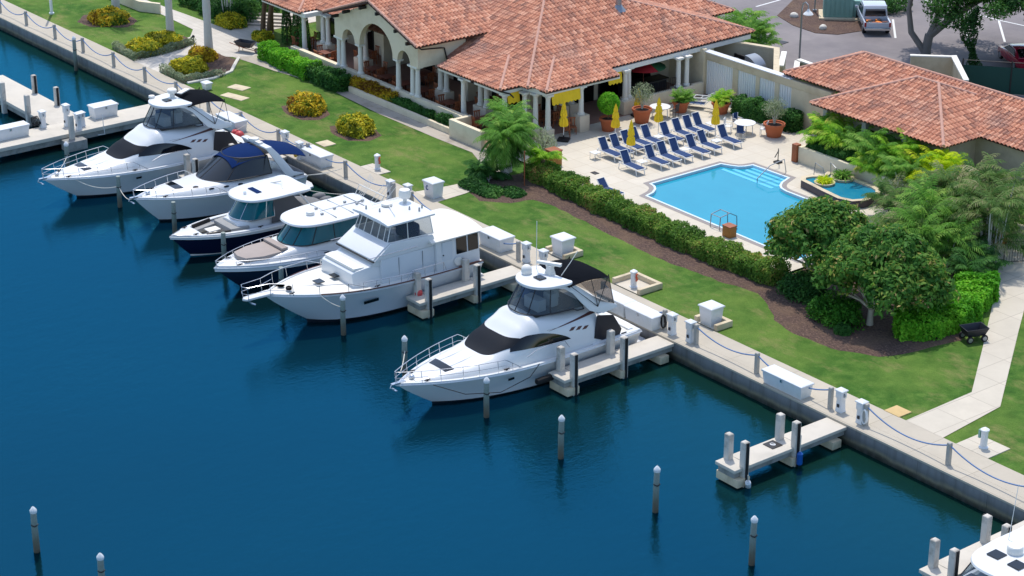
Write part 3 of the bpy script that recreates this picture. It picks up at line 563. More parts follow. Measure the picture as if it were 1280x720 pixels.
# ================================================================ BOATS (local x towards the bow, z=0 at the waterline)
def lerp(a,b,t): return a+(b-a)*t
class Boat:
    def __init__(s,name,label,cat,X,Ys,L,B,zb,zs,hm,boot=BOOT,full=2.6,rake=.13,wl=.8,sw=.92,knee=.4,rail=DARKM,chine=.07,rr=.035,yaw=0):
        s.t=thing(name,label,cat,(X,Ys,0),R(-90)+yaw,None); s.L=L;s.B=B;s.zb=zb;s.zs=zs;s.full=full;s.sw=sw;s.knee=knee
        N=26; ts=[1-(1-i/N)**1.5 for i in range(N+1)]; s.ts=ts
        lev=[0,.2,.45,.7,.88,1]
        def pt(t,q):
            fl=wl-.32*max(0,t-.35)**1.2; x=t*L*(1-rake*(1-q)**1.15*t**2); y=s.b(t)*(fl+(1-fl)*q**1.4); z=chine*(1+.8*t**3)+(s.z(t)-chine*(1+.8*t**3))*q; return x,y,z
        m=MB(); rings=[]
        for t in ts:
            p=[pt(t,q) for q in lev]; rings.append([(x,-y,z) for x,y,z in p[::-1]]+[p[0]]+[(x,y,z) for x,y,z in p[1:]] if False else [(x,-y,z) for x,y,z in p[::-1]]+[(x,y,z) for x,y,z in p])
        m.loft(rings,False); m.f.append(tuple(range(12))); m.build('hull',hm,s.t)
        m=MB(); rings=[]
        for t in ts:
            x,y,z=pt(t,0); rings.append([(x,-y*1.004,z+.012),(x*.995,-y*.85,-.15),(x*.98,0,-.5),(x*.995,y*.85,-.15),(x,y*1.004,z+.012)])
        m.loft(rings,False); m.f.append(tuple(range(5))); m.build('boot_stripe',boot,s.t)
        for sg in (-1,1):
            MB().tube([(t*L,sg*(s.b(t)+.005),s.z(t)-.07) for t in ts],rr,6).build('rub_rail',rail,s.t)
    def b(s,t):
        k=s.knee; return s.B/2*(lerp(s.sw,1,math.sin(t/k*math.pi/2)) if t<k else max(0,1-((t-k)/(1-k))**s.full))
    def z(s,t): return s.zs+(s.zb-s.zs)*t**1.7
    def deck(s,t0,t1=1,mat=GEL2,inset=.05,dz=-.02,crown=.06,name='deck'):
        m=MB(); r=[]
        for i in range(25):
            t=t0+(t1-t0)*(1-(1-i/24)**1.5); b=max(0,s.b(t)-inset); r.append([(t*s.L-.04,y*b,s.z(t)+dz+crown*(1-y*y)) for y in (-1,-.8,-.4,0,.4,.8,1)])
        return m.loft(r,False).build(name,mat,s.t)
    def gunwale(s,t0,t1=1,w=.2,h=.03,mat=GEL):
        for sg in (-1,1):
            r=[]
            for i in range(25):
                t=t0+(t1-t0)*i/24; b=s.b(t); b2=max(0,b-w); z=s.z(t); r.append([(t*s.L,sg*b,z-.04),(t*s.L,sg*b,z+h),(t*s.L,sg*b2,z+h),(t*s.L,sg*b2,z-.04)])
            MB().loft(r).build('gunwale',mat,s.t)
    def rail(s,t0,h=.6,mid=True,ns=6,mat=CHROME,r=.018,t1=.985,ins=.08,fwd=.0):
        P=[]
        for i in range(31):
            t=t0+(t1-t0)*i/30; hh=h*min(1,(i/30)*6+.02) ; P.append((t*s.L+fwd*max(0,(t-.8)/.2),max(.02,s.b(t)-ins),s.z(t)+hh))
        m=MB(); full=[(x,-y,z) for x,y,z in P]+P[::-1]; m.tube(full,r,6)
        if mid: m.tube([(x-.0,y*.98 ,s.z(min(1,x/s.L))+(z-s.z(min(1,x/s.L)))*.5) for x,y,z in full],r*.75,5)
        for k in range(ns):
            i=int(3+27*k/(ns-1)); i=min(i,30); x,y,z=P[i]
            for sg in (-1,1): m.cyl((x-.06,sg*y*.99,s.z(min(1,x/s.L))-.01),(x,sg*y,z),r*.85,n=5)
        return m.build('bow_rail',mat,s.t)
    def cleats(s,ts_):
        for t in ts_:
            for sg in (-1,1):
                y=sg*(s.b(t)-.16); z=s.z(t)+.05; x=t*s.L
                MB().box(x-.16,x+.16,y-.025,y+.025,z+.03,z+.07).box(x-.05,x+.05,y-.02,y+.02,z-.06,z+.04).build('cleat',DARKM,s.t)
    def anchor(s,dx=.25):
        x=s.L; z=s.z(1); m=MB(); m.box(x-.5,x+dx,-.09,.09,z-.0,z+.06).tube([(x+dx,0,z+.03),(x+dx+.08,0,z-.12),(x+dx-.15,0,z-.28)],.035,6).box(x+dx-.2,x+dx-.1,-.2,.2,z-.3,z-.26).build('anchor',CHROME,s.t)
        MB().ball((x-.9,0,z+.1),(.15,.13,.12),8,6).build('windlass',CHROME,s.t)
def interp(st,x):
    if x<=st[0][0]: return st[0][1:]
    for a,b in zip(st,st[1:]):
        if x<=b[0]:
            t=(x-a[0])/(b[0]-a[0]); t=t*t*(3-2*t)*.5+t*.5; return tuple(lerp(p,q,t) for p,q in zip(a[1:],b[1:]))
    return st[-1][1:]
class Body:  # smooth superstructure; stations (x, zbase, ztop, halfwidth, tumblehome ratio)
    def __init__(s,st,p=.55): s.st=sorted(st); s.p=p
    def P(s,x,v):
        zb,zt,w,r=interp(s.st,x); th=(1-abs(v))*math.pi/2; k=math.sin(th)**s.p; y=w*math.cos(th)**s.p*lerp(1,r,k); return Vector((x,math.copysign(y,v) if v else 0,zb+(zt-zb)*k))
    def vz(s,x,z):
        zb,zt,w,r=interp(s.st,x); k=max(0,min(.985,(z-zb)/(zt-zb))); return 1-math.asin(k**(1/s.p))/(math.pi/2)
    def Nn(s,x,v):
        e=.02; a=s.P(x+e,v)-s.P(x-e,v); vv=max(-.97,min(.97,v)); b=s.P(x,vv+e)-s.P(x,vv-e); n=a.cross(b); n.normalize()
        c=s.P(x,v)-Vector((x,0,interp(s.st,x)[0]-.6)); return n if n.dot(c)>0 else -n
    def mesh(s,name,mat,par,nx=40,nv=28):
        x0,x1=s.st[0][0],s.st[-1][0]; m=MB(); m.loft([[s.P(lerp(x0,x1,i/nx),-1+2*j/nv) for j in range(nv+1)] for i in range(nx+1)],False)
        n=nv+1; m.f.append(tuple(range(n))); m.f.append(tuple(nx*n+j for j in range(n))); return m.build(name,mat,par,smooth=50)
    def patch(s,name,mat,par,fm,ns=16,nt=8,off=.014):
        m=MB(); top=[];bot=[]
        for i in range(ns+1):
            ra=[];rb=[]
            for j in range(nt+1):
                x,v=fm(i/ns,j/nt); p=s.P(x,v); n=s.Nn(x,v); ra.append(p+n*off); rb.append(p-n*.01)
            top.append(ra);bot.append(rb)
        m.loft(top,False); 
        rim=[(i,0) for i in range(ns)]+[(ns,j) for j in range(nt)]+[(i,nt) for i in range(ns,0,-1)]+[(0,j) for j in range(nt,0,-1)]
        o=len(m.v); m.v+=[tuple(top[i][j]) for i,j in rim]+[tuple(bot[i][j]) for i,j in rim]; k=len(rim)
        m.f+=[(o+a,o+(a+1)%k,o+(a+1)%k+k,o+a+k) for a in range(k)]
        return m.build(name,mat,par,smooth=50)
def outline_top(par,name,mat,half,z0,z1,crown=.08,n_in=4):
    # rounded roof: half outline from front centre to aft (x,y>=0), extruded with crown
    full=[(x,y) for x,y in half]+[(x,-y) for x,y in half[::-1] if y>0]; cx=sum(x for x,_ in full)/len(full)
    rg=[]
    for s_,z in ((.97,z0),(1,z0+(z1-z0)*.4),(.985,z1),(.8,z1+crown*.55),(.5,z1+crown*.9),(.05,z1+crown)): rg.append([(cx+(x-cx)*s_,y*s_,z) for x,y in full])
    return MB().loft(rg).build(name,mat,par,smooth=45)
def smooth_half(pts,n=5):
    P=[Vector((x,y)) for x,y in pts]; out=[]
    for i in range(len(P)-1):
        a=P[i-1] if i else Vector((P[1].x,-P[1].y)); b=P[i];c=P[i+1]; d=P[i+2] if i+2<len(P) else P[i+1]
        for k in range(n):
            t=k/n; out.append(tuple(.5*((2*b)+(c-a)*t+(2*a-5*b+4*c-d)*t*t+(3*b-a-3*c+d)*t**3)))
    out.append(tuple(P[-1])); return out
def glass_loft(par,base,top,z0,z1,mat,frame,posts,name='windscreen',fr=.03):
    b=smooth_half(base); t=smooth_half(top); fb=[(x,-y) for x,y in b[::-1]]+b[1:]; ft=[(x,-y) for x,y in t[::-1]]+t[1:]
    zz0=z0 if callable(z0) else (lambda x:z0); zz1=z1 if callable(z1) else (lambda x:z1)
    A=[(x,y,zz0(x)) for x,y in fb]; Bq=[(x,y,zz1(x)) for x,y in ft]
    g=MB().loft([A,[tuple(lerp(p,q,.5) for p,q in zip(a,c)) for a,c in zip(A,Bq)],Bq],False).build(name,mat,par,smooth=60)
    m=MB().tube(A,fr,6).tube(Bq,fr,6)
    for f in posts:
        i=int(round(f*(len(A)-1))); m.cyl(A[i],Bq[i],fr*.9,n=6)
    m.build('frame',frame,g); return g
def sedan(label,X,Ys,net):
    o=Boat('sedan_yacht',label,'motor yacht',X,Ys,13.4,4.3,1.62,1.4,GEL,full=2.5,rake=.15,wl=.76,rail=GELG); t=o.t
    o.deck(.0,1,GEL2,dz=-.03); o.gunwale(.02,.985,.16)
    bd=Body([(2.6,1.2,3.12,1.86,.93),(4.2,1.3,3.2,1.9,.9),(5.6,1.3,3.42,1.88,.86),(6.3,1.35,3.44,1.85,.82),(6.9,1.35,3.12,1.82,.8),(7.7,1.38,2.66,1.78,.8),(8.8,1.4,2.12,1.68,.82),(10,1.42,1.93,1.4,.85),(11.3,1.45,1.8,.98,.85),(12.5,1.5,1.66,.42,.85)],.5)
    bd.mesh('cabin',GEL,t,60,32)
    bd.patch('windshield',VISOR,t,lambda a,c:(lerp(8.95-1.15*abs(2*a-1)**2.2,7.62-.55*abs(2*a-1)**2,c),(2*a-1)*.60),24,8,.02)
    for sg in (-1,1):
        bd.patch('side_window',BLACKG,t,lambda a,c:(lerp(7.85,4.4,a),sg*bd.vz(lerp(7.85,4.4,a),lerp(2.2-.12*a,2.2-.12*a+.6*math.sin(math.pi*a**.8)**.75,c))),24,8,.014)
        for k in range(3): bd.patch('vent',MAROON,t,lambda a,c:(lerp(4.45-k*.4,4.2-k*.4,a)-.2*c,sg*bd.vz(3.8,lerp(2.42-.04*k,2.56-.04*k,c))),3,3,.012)
        bd.patch('stripe',MAROON,t,lambda a,c:(lerp(5.6,2.65,a),sg*bd.vz(lerp(5.6,2.65,a),lerp(2.72+.12*a,2.73+.22*a,c))),14,2,.012)
        MB().tube([(x,sg*1.95,z) for x,z in ((7.2,1.95),(6.6,2.15),(5.6,2.18),(4.9,2.15),(4.6,1.75))],.018,6).build('grab_rail',CHROME,t)
    bd.patch('hatch',BLACKG,t,lambda a,c:(lerp(10.6,11.05,a),lerp(-.33,.33,c)),4,4,.03)
    for y in (-.42,.42): MB().tube([(x,y*(1-.0*x),bd.P(x,y/1.3).z+.03) for x in (9.1,9.6,10.2,10.8)],.014,5).build('deck_rail',CHROME,t)
    # flybridge enclosure, hardtop, arch
    MB().prism([(6.0,-1.1),(6.0,1.1),(3.2,1.4),(3.2,-1.4)],3.35,3.46).build('flybridge_floor',DARKM,t)
    MB().rbox((5.45,.35,3.75),(.5,1.1,.6)).build('helm',SEATW,t,bevel=.05); MB().rbox((4.6,.5,3.8),(.5,.6,.7)).rbox((4.4,.5,4.15),(.16,.6,.6),0,0,.15).build('helm_seat',SEATW,t,bevel=.08); MB().rbox((4.6,-.7,3.75),(1.2,.7,.5)).build('bench',pm('mid blue vinyl',(70,110,160),.6,.1,2),t,bevel=.06)
    glass_loft(t,[(6.42,0),(6.3,.62),(5.75,1.22),(4.6,1.5),(3.4,1.56)],[(5.75,0),(5.65,.5),(5.3,.95),(4.7,1.18),(4.15,1.25)],lambda x:3.46+.0*x-(.16 if x<4 else 0),lambda x:4.62,VINYLD,BLACKP,(.0,.2,.35,.5,.65,.8,1))
    outline_top(t,'hardtop',GEL,smooth_half([(6.0,0),(5.85,.65),(5.4,1.12),(4.7,1.33),(3.9,1.3),(3.75,0)],5),4.62,4.76,.07)
    for sg in (-1,1):
        pr=[(4.95,4.66),(4.5,4.74),(3.7,4.5),(2.75,3.75),(2.0,3.32),(1.55,3.16),(1.5,3.02),(2.4,2.9),(3.2,3.2),(3.55,3.62),(4.0,4.2),(4.45,4.52)]
        yy=lambda z:sg*lerp(1.86,1.27,max(0,(z-3)/1.7)); MB().loft([[(x,yy(z),z) for x,z in pr],[(x,yy(z)-sg*.14,z) for x,z in pr]]).build('arch',GEL,t,bevel=.02)
    bm2=[]
    for i in range(9):
        x=lerp(4.3,1.75,i/8); zz=4.78+.1*math.sin(math.pi*i/8)-.15*(i/8)**3; bm2.append([(x,y*1.5,zz-.16*abs(y)**3.5) for y in np.linspace(-1,1,13)])
    MB().loft(bm2,False).loft([[ (x,y,z-.03) for x,y,z in r] for r in bm2],False).build('bimini',BCAN,t)
    for sg in (-1,1):
        m=MB()
        for a,b in ((4.2,2.7),(2.9,2.7),(1.8,2.7),(1.8,1.7)): m.tube([(a,sg*1.48,4.66),(b,sg*1.78,3.3 if b>2 else 3.15)],.018,5)
        m.build('bimini_frame',DARKM,t)
    if net:
        for sg in (-1,1): MB().add([(3.6,sg*1.5,4.66),(1.8,sg*1.49,4.56),(1.68,sg*1.8,3.22),(2.7,sg*1.82,3.6)],[(0,1,2,3)]).build('side_curtain',VINYLT,t)
        MB().add([(1.78,-1.49,4.56),(1.78,1.49,4.56),(1.66,1.8,3.2),(1.66,-1.8,3.2)],[(0,1,2,3)]).build('aft_curtain',VINYLT,t)
    MB().prism([(2.7,-1.8),(2.7,1.8),(1.55,1.78),(1.55,-1.78)],2.9,3.06).build('flybridge_overhang',GEL,t,bevel=.04)
    if net:
        MB().lathe([(.05,0),(.24,.02),(.27,.14),(.25,.32),(.15,.44),(.02,.48)],(5.1,-.75,4.8)).build('radar_dome',SEATW,t)
        MB().loft([[(4.25+a*s,b*s*1.1,z) for a,b in ((-1,-1),(1,-1),(1,1),(-1,1))] for s,z in ((.2,4.78),(.13,5.15),(.17,5.3))]).rbox((4.3,0,5.38),(.2,1.25,.14),.5).build('radar',SEATW,t,bevel=.02)
        MB().tube([(4.0,.55,4.85),(3.6,.75,5.5),(3.2,.8,6.0)],.02,5).tube([(4.3,-1.0,4.8),(4.2,-1.1,7.2)],.018,5).build('antenna',SEATW,t)
    else:
        MB().lathe([(.05,0),(.16,.02),(.14,.3),(.28,.32),(.3,.5),(.24,.56),(.02,.58)],(4.4,-.25,4.8)).build('radar_dome',SEATW,t)
        MB().rbox((3.7,-.1,5.12),(1.0,.34,.06),.5).build('solar_panel',SEATW,t); MB().lathe([(.05,0),(.2,.04),(.18,.16),(.02,.2)],(5.4,-1.0,4.78)).build('satellite_dome',SEATW,t)
    MB().rbox((5.0,.15,4.87),(.42,.5,.05)).build('roof_hatch',BLACKG,t)
    # cockpit
    MB().box(.25,2.75,-1.75,1.75,.7,.95).build('cockpit_floor',GEL2,t); MB().rbox((.42,0,1.22),(.3,3.3,.55)).build('transom_seat',GEL,t,bevel=.06)
    for sg in (-1,1):
        MB().loft([[(x,sg*1.84,z) for x,z in ((2.75,2.85),(1.75,2.62),(1.2,1.75),(1.3,1.46),(2.3,1.42),(2.95,1.7))],[(x,sg*1.78,z) for x,z in ((2.75,2.85),(1.75,2.62),(1.2,1.75),(1.3,1.46),(2.3,1.42),(2.95,1.7))]]).build('cockpit_curtain',BLACKP,t)
        MB().box(.05,3.1,sg*1.82-.14,sg*1.82+.14,1.28,1.47).build('coaming',GEL,t,bevel=.05)
    pl=[(.1,-1.9),(.1,1.9),(-.55,1.8),(-.85,1.3),(-.92,0),(-.85,-1.3),(-.55,-1.8)]; MB().prism(pl,.34,.46).build('swim_platform',GEL,t,bevel=.03)
    for sg in (-1,1): MB().rbox((8.2,sg*2.02,1.12),(.36,.05,.12)).build('porthole',BLACKG,t,bevel=.02)
    o.rail(.56,.62,True,7,fwd=.25); o.cleats((.08,.9,.62)); o.anchor()
    MB().tube([(5.9,1.83,2.92),(5.2,1.85,2.9)],.012,4).build('name_lettering',GALV,t)
    return o
sy=sedan('white sedan yacht with tan netting under its black bimini, alone between two finger piers',-3.55,-1.0,True)
MB().tube([(12.1,1.15,1.62),(11,2.15,1.2),(9,2.25,.75),(7.2,2.2,1.0),(6.6,2.15,1.5)],.02,5).build('dock_line',DARKM,sy.t)
MB().rbox((6.4,2.32,.7),(1.1,.3,.3)).build('fender',BLKRUB,sy.t,bevel=.12)
sedan('white sedan yacht with plain black bimini and no netting, farthest left, beside the dock',-39.35,-1.2,False)
def roundpatch(bd,name,mat,par,x,v,rx,rv,off=.02):
    return bd.patch(name,mat,par,lambda a,c:(x+rx*(c)*math.cos(a*6.283),v+rv*c*math.sin(a*6.283)),14,2,off)
# ---- express cruiser with navy canvas
o=Boat('express_cruiser','white express cruiser with navy blue canvas top and raked radar arch','motor yacht',-32.8,-1.55,10.6,3.9,1.78,1.35,GEL,full=2.4,rake=.14,wl=.76,rail=GELG); t=o.t
o.deck(0,1,GEL,dz=-.03); o.gunwale(.02,.98,.15)
bd=Body([(.9,1.0,1.75,1.72,.95),(3.0,1.2,2.0,1.75,.93),(5.0,1.3,2.08,1.72,.9),(6.2,1.35,2.02,1.6,.86),(7.6,1.4,1.97,1.3,.85),(8.8,1.5,1.9,.85,.85),(9.9,1.6,1.78,.3,.85)],.5); bd.mesh('cabin',GEL,t,44,30)
bd.patch('hatch',BLACKG,t,lambda a,c:(lerp(7.75,8.2,a),lerp(-.3,.25,c)),4,4,.03)
for x,v in ((7.1,.42),(7.1,-.42),(6.3,.74),(5.4,.78),(4.5,.8),(6.3,-.74)): roundpatch(bd,'porthole',BLACKG,t,x,v,.17,.055 if abs(v)>.6 else .1)
def z0(x): return 2.0 if x>4 else 2.0-(4-x)*.02
glass_loft(t,[(6.3,0),(6.1,.7),(5.3,1.4),(3.9,1.66),(2.4,1.7)],[(4.55,0),(4.45,.5),(4.1,1.0),(3.5,1.25),(2.5,1.4)],z0,lambda x:2.98+.02*x,SMOKE,DARKM,(0,.25,.5,.75,1))
def canopy(par,x0,x1,zf,za,w0,w1,mat,name='canopy',arc=.2,n=8,end=0):
    rg=[]
    for i in range(n+1):
        f=i/n; x=lerp(x0,x1,f); w_=lerp(w0,w1,f); z=lerp(zf,za,f)+.12*math.sin(math.pi*f)+end*(f**4); rg.append([(x,y*w_,z-arc*abs(y)**3-.25*arc*y*y) for y in np.linspace(-1,1,13)])
    return MB().loft(rg,False).loft([[(x,y,z-.03) for x,y,z in r] for r in rg],False).build(name,mat,par)
canopy(t,4.75,2.6,3.02,3.3,1.15,1.45,NCAN,'front_canopy',.3); canopy(t,2.2,-.1,3.25,2.75,1.5,1.5,NCAN,'aft_canopy',.25)
for sg in (-1,1): MB().loft([[(x,sg*lerp(1.78,1.42,(z-1.5)/1.9),z) for x,z in pr_],[(x,sg*(lerp(1.78,1.42,(z-1.5)/1.9)-.12),z) for x,z in pr_]] if (pr_:=[(2.55,3.42),(2.15,3.42),(1.7,2.9),(.9,1.75),(.2,1.5),(1.4,1.5),(2.0,2.5)]) else []).build('radar_arch',GEL,t,bevel=.02)
MB().box(2.15,2.55,-1.4,1.4,3.36,3.46).build('radar_arch_top',GEL,t,bevel=.03); MB().lathe([(.05,0),(.26,.02),(.28,.1),(.24,.2),(.03,.24)],(2.4,-.1,3.46)).rbox((2.4,0,3.52),(.3,1.2,.08)).build('radar',SEATW,t)
MB().box(.1,2.2,-1.6,1.6,1.2,1.55).build('cockpit_cover',GCAN,t,bevel=.08)
MB().add([(2.6,-1.45,3.1),(2.6,1.45,3.1),(3,1.68,2.0),(3,-1.68,2.0)],[(0,1,2,3)]).build('aft_curtain',BLACKG,t)
pl=[(.1,-1.75),(.1,1.75),(-.5,1.6),(-.75,1.0),(-.78,-1.0),(-.5,-1.6)]; MB().prism(pl,.36,.48).build('swim_platform',GEL,t,bevel=.03)
o.rail(.52,.5,False,6,fwd=.2); o.cleats((.85,.45)); o.anchor()
# ---- navy centre console
def outboard(par,x,y):
    m=MB(); m.loft([[(x+a*sx-.0,y+b*sy,z) for a,b in ((-1,-.7),(-.6,-1),(.6,-1),(1,-.7),(1,.7),(.6,1),(-.6,1),(-1,.7))] for sx,sy,z in ((.2,.14,.55),(.33,.23,.75),(.38,.25,1.1),(.34,.22,1.36),(.15,.1,1.44))]).box(x-.12,x+.12,y-.08,y+.08,-.5,.6)
    return m.build('outboard_motor',GCAN,par,smooth=60)
o=Boat('console_boat','navy hulled console boat with white hardtop and grey bow cushions','motor boat',-27.0,-3.3,9.8,3.3,1.45,1.12,NAVY,boot=SEATW,full=2.7,rake=.12,wl=.8,rail=SEATW,chine=.05,rr=.05); t=o.t
m=MB()
for sg in (-1,1): m.loft([[(tt*9.8,sg*(o.b(tt)+.012),o.z(tt)+.02-q*(.26-.04*tt)) for q in (0,1)] for tt in np.linspace(0,1,24)],False)
m.build('sheer_band',GEL,t)
o.gunwale(.0,.9,.24,.03); o.deck(.84,1,GEL,dz=.02)
dk=MB(); dk.loft([[(tt*9.8,y*(o.b(tt)-.23)*.74,.8+.3*max(0,tt-.6)) for y in (-1,1)] for tt in np.linspace(0,.84,12)],False); dk.build('deck',GEL2,t)
MB().loft([[(tt*9.8,sg*(o.b(tt)-.23)*k_,z) for k_,z in ((.72,.78+.3*max(0,tt-.6)),(1,1.15+.3*max(0,tt-.5)))] for tt in np.linspace(0,.84,12)],False).build('inner_liner',GEL,t) if (sg:=1) else 0
MB().loft([[(tt*9.8,-(o.b(tt)-.23)*k_,z) for k_,z in ((.72,.78+.3*max(0,tt-.6)),(1,1.15+.3*max(0,tt-.5)))] for tt in np.linspace(0,.84,12)],False).build('inner_liner',GEL,t)
MB().prism([(6.5,-.95),(6.5,.95),(5.4,1.15),(5.4,-1.15)],.8,1.36).build('forward_lounge',GPAD,t,bevel=.06)
for sg in (-1,1):
    MB().prism([(8.25,sg*.35),(8.3,sg*.7),(6.6,sg*1.2),(6.5,sg*.75)],.95,1.22).build('bow_cushion',GPAD,t,bevel=.05)
    MB().rbox((7.3,sg*1.0,1.28),(1.4,.1,.3),-sg*.24).build('bow_bolster',DARKM,t,bevel=.04)
MB().rbox((7.1,-.05,1.2),(.75,.6,.06)).cyl((7.1,-.05,.8),(7.1,-.05,1.2),.05).build('bow_table',SEATW,t,bevel=.02)
bd=Body([(2.9,.8,1.75,.95,.95),(4.4,.8,1.75,1.15,.92),(5.3,.8,1.72,1.12,.9),(6.0,.8,1.5,.95,.9)],.4); bd.mesh('console',GEL,t,20,22)
glass_loft(t,[(5.85,0),(5.7,.6),(5.2,1.1),(4.2,1.22),(3.8,1.22)],[(5.1,0),(5.0,.5),(4.7,.95),(4.1,1.12),(3.8,1.14)],1.6,2.62,TEALG,CHROME,(0,.15,.38,.62,.85,1))
outline_top(t,'hardtop',GEL,smooth_half([(5.75,0),(5.6,.7),(5.1,1.25),(4.0,1.5),(2.4,1.5),(1.45,1.4),(1.4,0)],5),2.66,2.8,.08)
for sg in (-1,1):
    MB().loft([[(x,sg*1.2,z) for x,z in ((3.8,2.64),(2.6,2.64),(1.5,1.2),(4.0,1.2))],[(x,sg*1.17,z) for x,z in ((3.8,2.64),(2.6,2.64),(1.5,1.2),(4.0,1.2))]]).build('side_curtain',GCAN if sg<0 else pm('charcoal curtain',(84,84,86),.8,.1,2),t)
    MB().tube([(2.2,sg*1.25,2.66),(1.0,sg*1.3,1.1)],.06,6).build('hardtop_leg',GEL,t)
MB().rbox((4.3,0,2.9),(.32,1.0,.03)).build('roof_window',NCAN,t); MB().tube([(2.9,-.6,2.85),(2.5,.0,3.05),(2.9,.7,2.85)],.05,6).build('radar_bracket',SEATW,t); MB().cyl((5,.1,2.85),(5,.1,2.98),.09).build('searchlight',CHROME,t)
canopy(t,2.1,.1,1.75,1.4,1.35,1.35,GCAN,'cockpit_cover',.35)
for y in (-.75,0,.75): outboard(t,-.42,y)
o.cleats((.87,.5))
# ---- sunpad hardtop boat
o=Boat('hardtop_boat','white hardtop boat with taupe bow sunpad and dark lower hull','motor boat',-21.35,-1.7,11.9,3.75,1.55,1.3,pm('dark blue grey hull',(26,40,60),.12,.06,1),boot=BOOT,full=2.9,rake=.12,wl=.8,rail=GELG,rr=.06); t=o.t
o.deck(0,1,GEL,dz=.0); o.gunwale(0,.985,.22,.06)
m=MB()
for sg in (-1,1): m.loft([[(tt*11.9*(1-.0*tt),sg*(o.b(tt)+.012),o.z(tt)-q*(.36-.1*tt)) for q in (0,1)] for tt in np.linspace(0,1,24)],False)
m.build('sheer_band',GEL,t)
bd=Body([(.8,1.2,1.75,1.45,.95),(4.5,1.25,2.0,1.5,.92),(6.6,1.3,2.02,1.48,.88),(7.6,1.35,1.95,1.36,.9),(8.6,1.38,1.78,1.2,.9),(9.6,1.4,1.68,1.0,.9),(10.6,1.44,1.58,.62,.9)],.35); bd.mesh('cabin',GEL,t,36,26)
MB().prism([(8.0,-.95),(8.0,.95),(9.4,.95),(10.35,.62),(10.5,0),(10.35,-.62),(9.4,-.95)],1.62,1.86).build('sunpad',PAD,t,bevel=.06)
MB().rbox((8.1,0,1.95),(.4,1.9,.14)).build('sunpad_headrest',PAD,t,bevel=.05)
glass_loft(t,[(7.75,0),(7.6,.65),(6.9,1.28),(5.2,1.42),(2.6,1.42)],[(6.85,0),(6.75,.55),(6.3,1.08),(5.2,1.25),(2.6,1.3)],1.95,lambda x:2.92,TEALG,DARKM,(0,.12,.22,.36,.5,.64,.78,.88,1))
outline_top(t,'hardtop',GEL,smooth_half([(7.45,0),(7.3,.75),(6.7,1.3),(5.4,1.55),(3.4,1.58),(2.0,1.5),(1.95,0)],5),2.92,3.06,.09)
m=MB()
for x in (5.0,3.9,2.8): m.box(x-.015,x+.015,-1.3,1.3,3.09,3.16)
m.box(2.3,5.2,-.02,.02,3.12,3.165); m.build('roof_seam',GALV,t)
MB().lathe([(.05,0),(.22,.02),(.24,.12),(.2,.2),(.02,.22)],(5.9,.1,3.13)).build('radar_dome',SEATW,t)
for x,y in ((5.4,.5),(5.2,-.4),(4.4,.2),(3.4,-.3),(3.0,.3),(2.5,.1)): MB().rbox((x,y,3.2),(.16,.12,.1)).build('roof_fitting',GALV,t,bevel=.02)
for sg in (-1,1):
    MB().add([(2.6,sg*1.42,1.95),(2.1,sg*1.45,1.8),(2.1,sg*1.4,2.9),(2.6,sg*1.3,2.92)],[(0,1,2,3)]).build('side_curtain',pm('smoked side glass',(40,64,58),.15,.1,1) ,t)
    for k in range(4): MB().tube([(2.2-.1*k,sg*(.4+.25*k),3.1),(1.3-.1*k,sg*(.5+.25*k),4.0)],.016,4).build('fishing_rod',SEATW,t)
MB().tube([(2.1,-1.2,3.1),(1.8,-1.2,3.6),(1.8,1.2,3.6),(2.1,1.2,3.1)],.025,6).build('rocket_launcher',SEATW,t)
o.rail(.45,.32,False,9,fwd=.1,ins=.1); o.cleats((.9,.5))
pl=[(.1,-1.75),(.1,1.75),(-.6,1.6),(-.6,-1.6)]; MB().prism(pl,.36,.48).build('swim_platform',GEL,t,bevel=.03)
# ---- flybridge convertible with bow pulpit and aft cabin
o=Boat('convertible_yacht','white flybridge convertible yacht with bow pulpit, clear enclosure and maroon rub rail','motor yacht',-15.25,-2.0,12.3,4.5,2.2,1.62,GELG,full=2.7,rake=.2,wl=.76,rail=GELG,rr=.03,chine=.12); t=o.t
o.deck(0,1,GEL2,dz=-.02,crown=.1); o.gunwale(.02,.98,.1,.05)
for sg in (-1,1): MB().tube([(tt*12.3,sg*(o.b(tt)+.01),o.z(tt)+.04) for tt in np.linspace(.0,.8,24)],.04,6).build('maroon_rail',MAROON,t)
MB().prism([(11.9,-.3),(11.9,.3),(13.4,.2),(13.55,0),(13.4,-.2)],2.16,2.28).build('bow_pulpit',GEL,t,bevel=.03)
MB().tube([(13.2,0,2.1),(13.05,0,1.9),(12.9,.18,1.85)],.05,6).build('anchor',CHROME,t)
MB().loft([[(x,y*w_,z) for y in (-1,1)]+[(x,y*w_*.9,z2) for y in (1,-1)] for x,w_,z,z2 in ((7.9,1.55,1.7,2.62),(7.65,1.6,1.7,2.72),(7.2,1.68,1.7,2.8),(3,1.75,1.6,2.9))]).build('cabin_trunk',GEL,t,bevel=.06)
MB().prism([(7.75,-1.35),(7.75,1.35),(7.15,1.45),(7.15,-1.45)],2.7,2.86).build('sun_lounge',SEATW,t,bevel=.06)
MB().loft([[(6.9,-1.5,2.75),(6.9,1.5,2.75),(6.9,1.5,2.8),(6.9,-1.5,2.8)],[(6.15,-1.62,2.75),(6.15,1.62,2.75),(6.15,1.6,3.2),(6.15,-1.6,3.2)]]).build('windscreen_cover',GEL,t,bevel=.03)
hs=[[(x,s_*w_,z) for s_,w_,z in ((-1,1.78,1.68),(-1,1.7,3.1),(1,1.7,3.1),(1,1.78,1.68))] for x in (6.3,2.9)]; MB().loft(hs).build('house',GELG,t,bevel=.05)
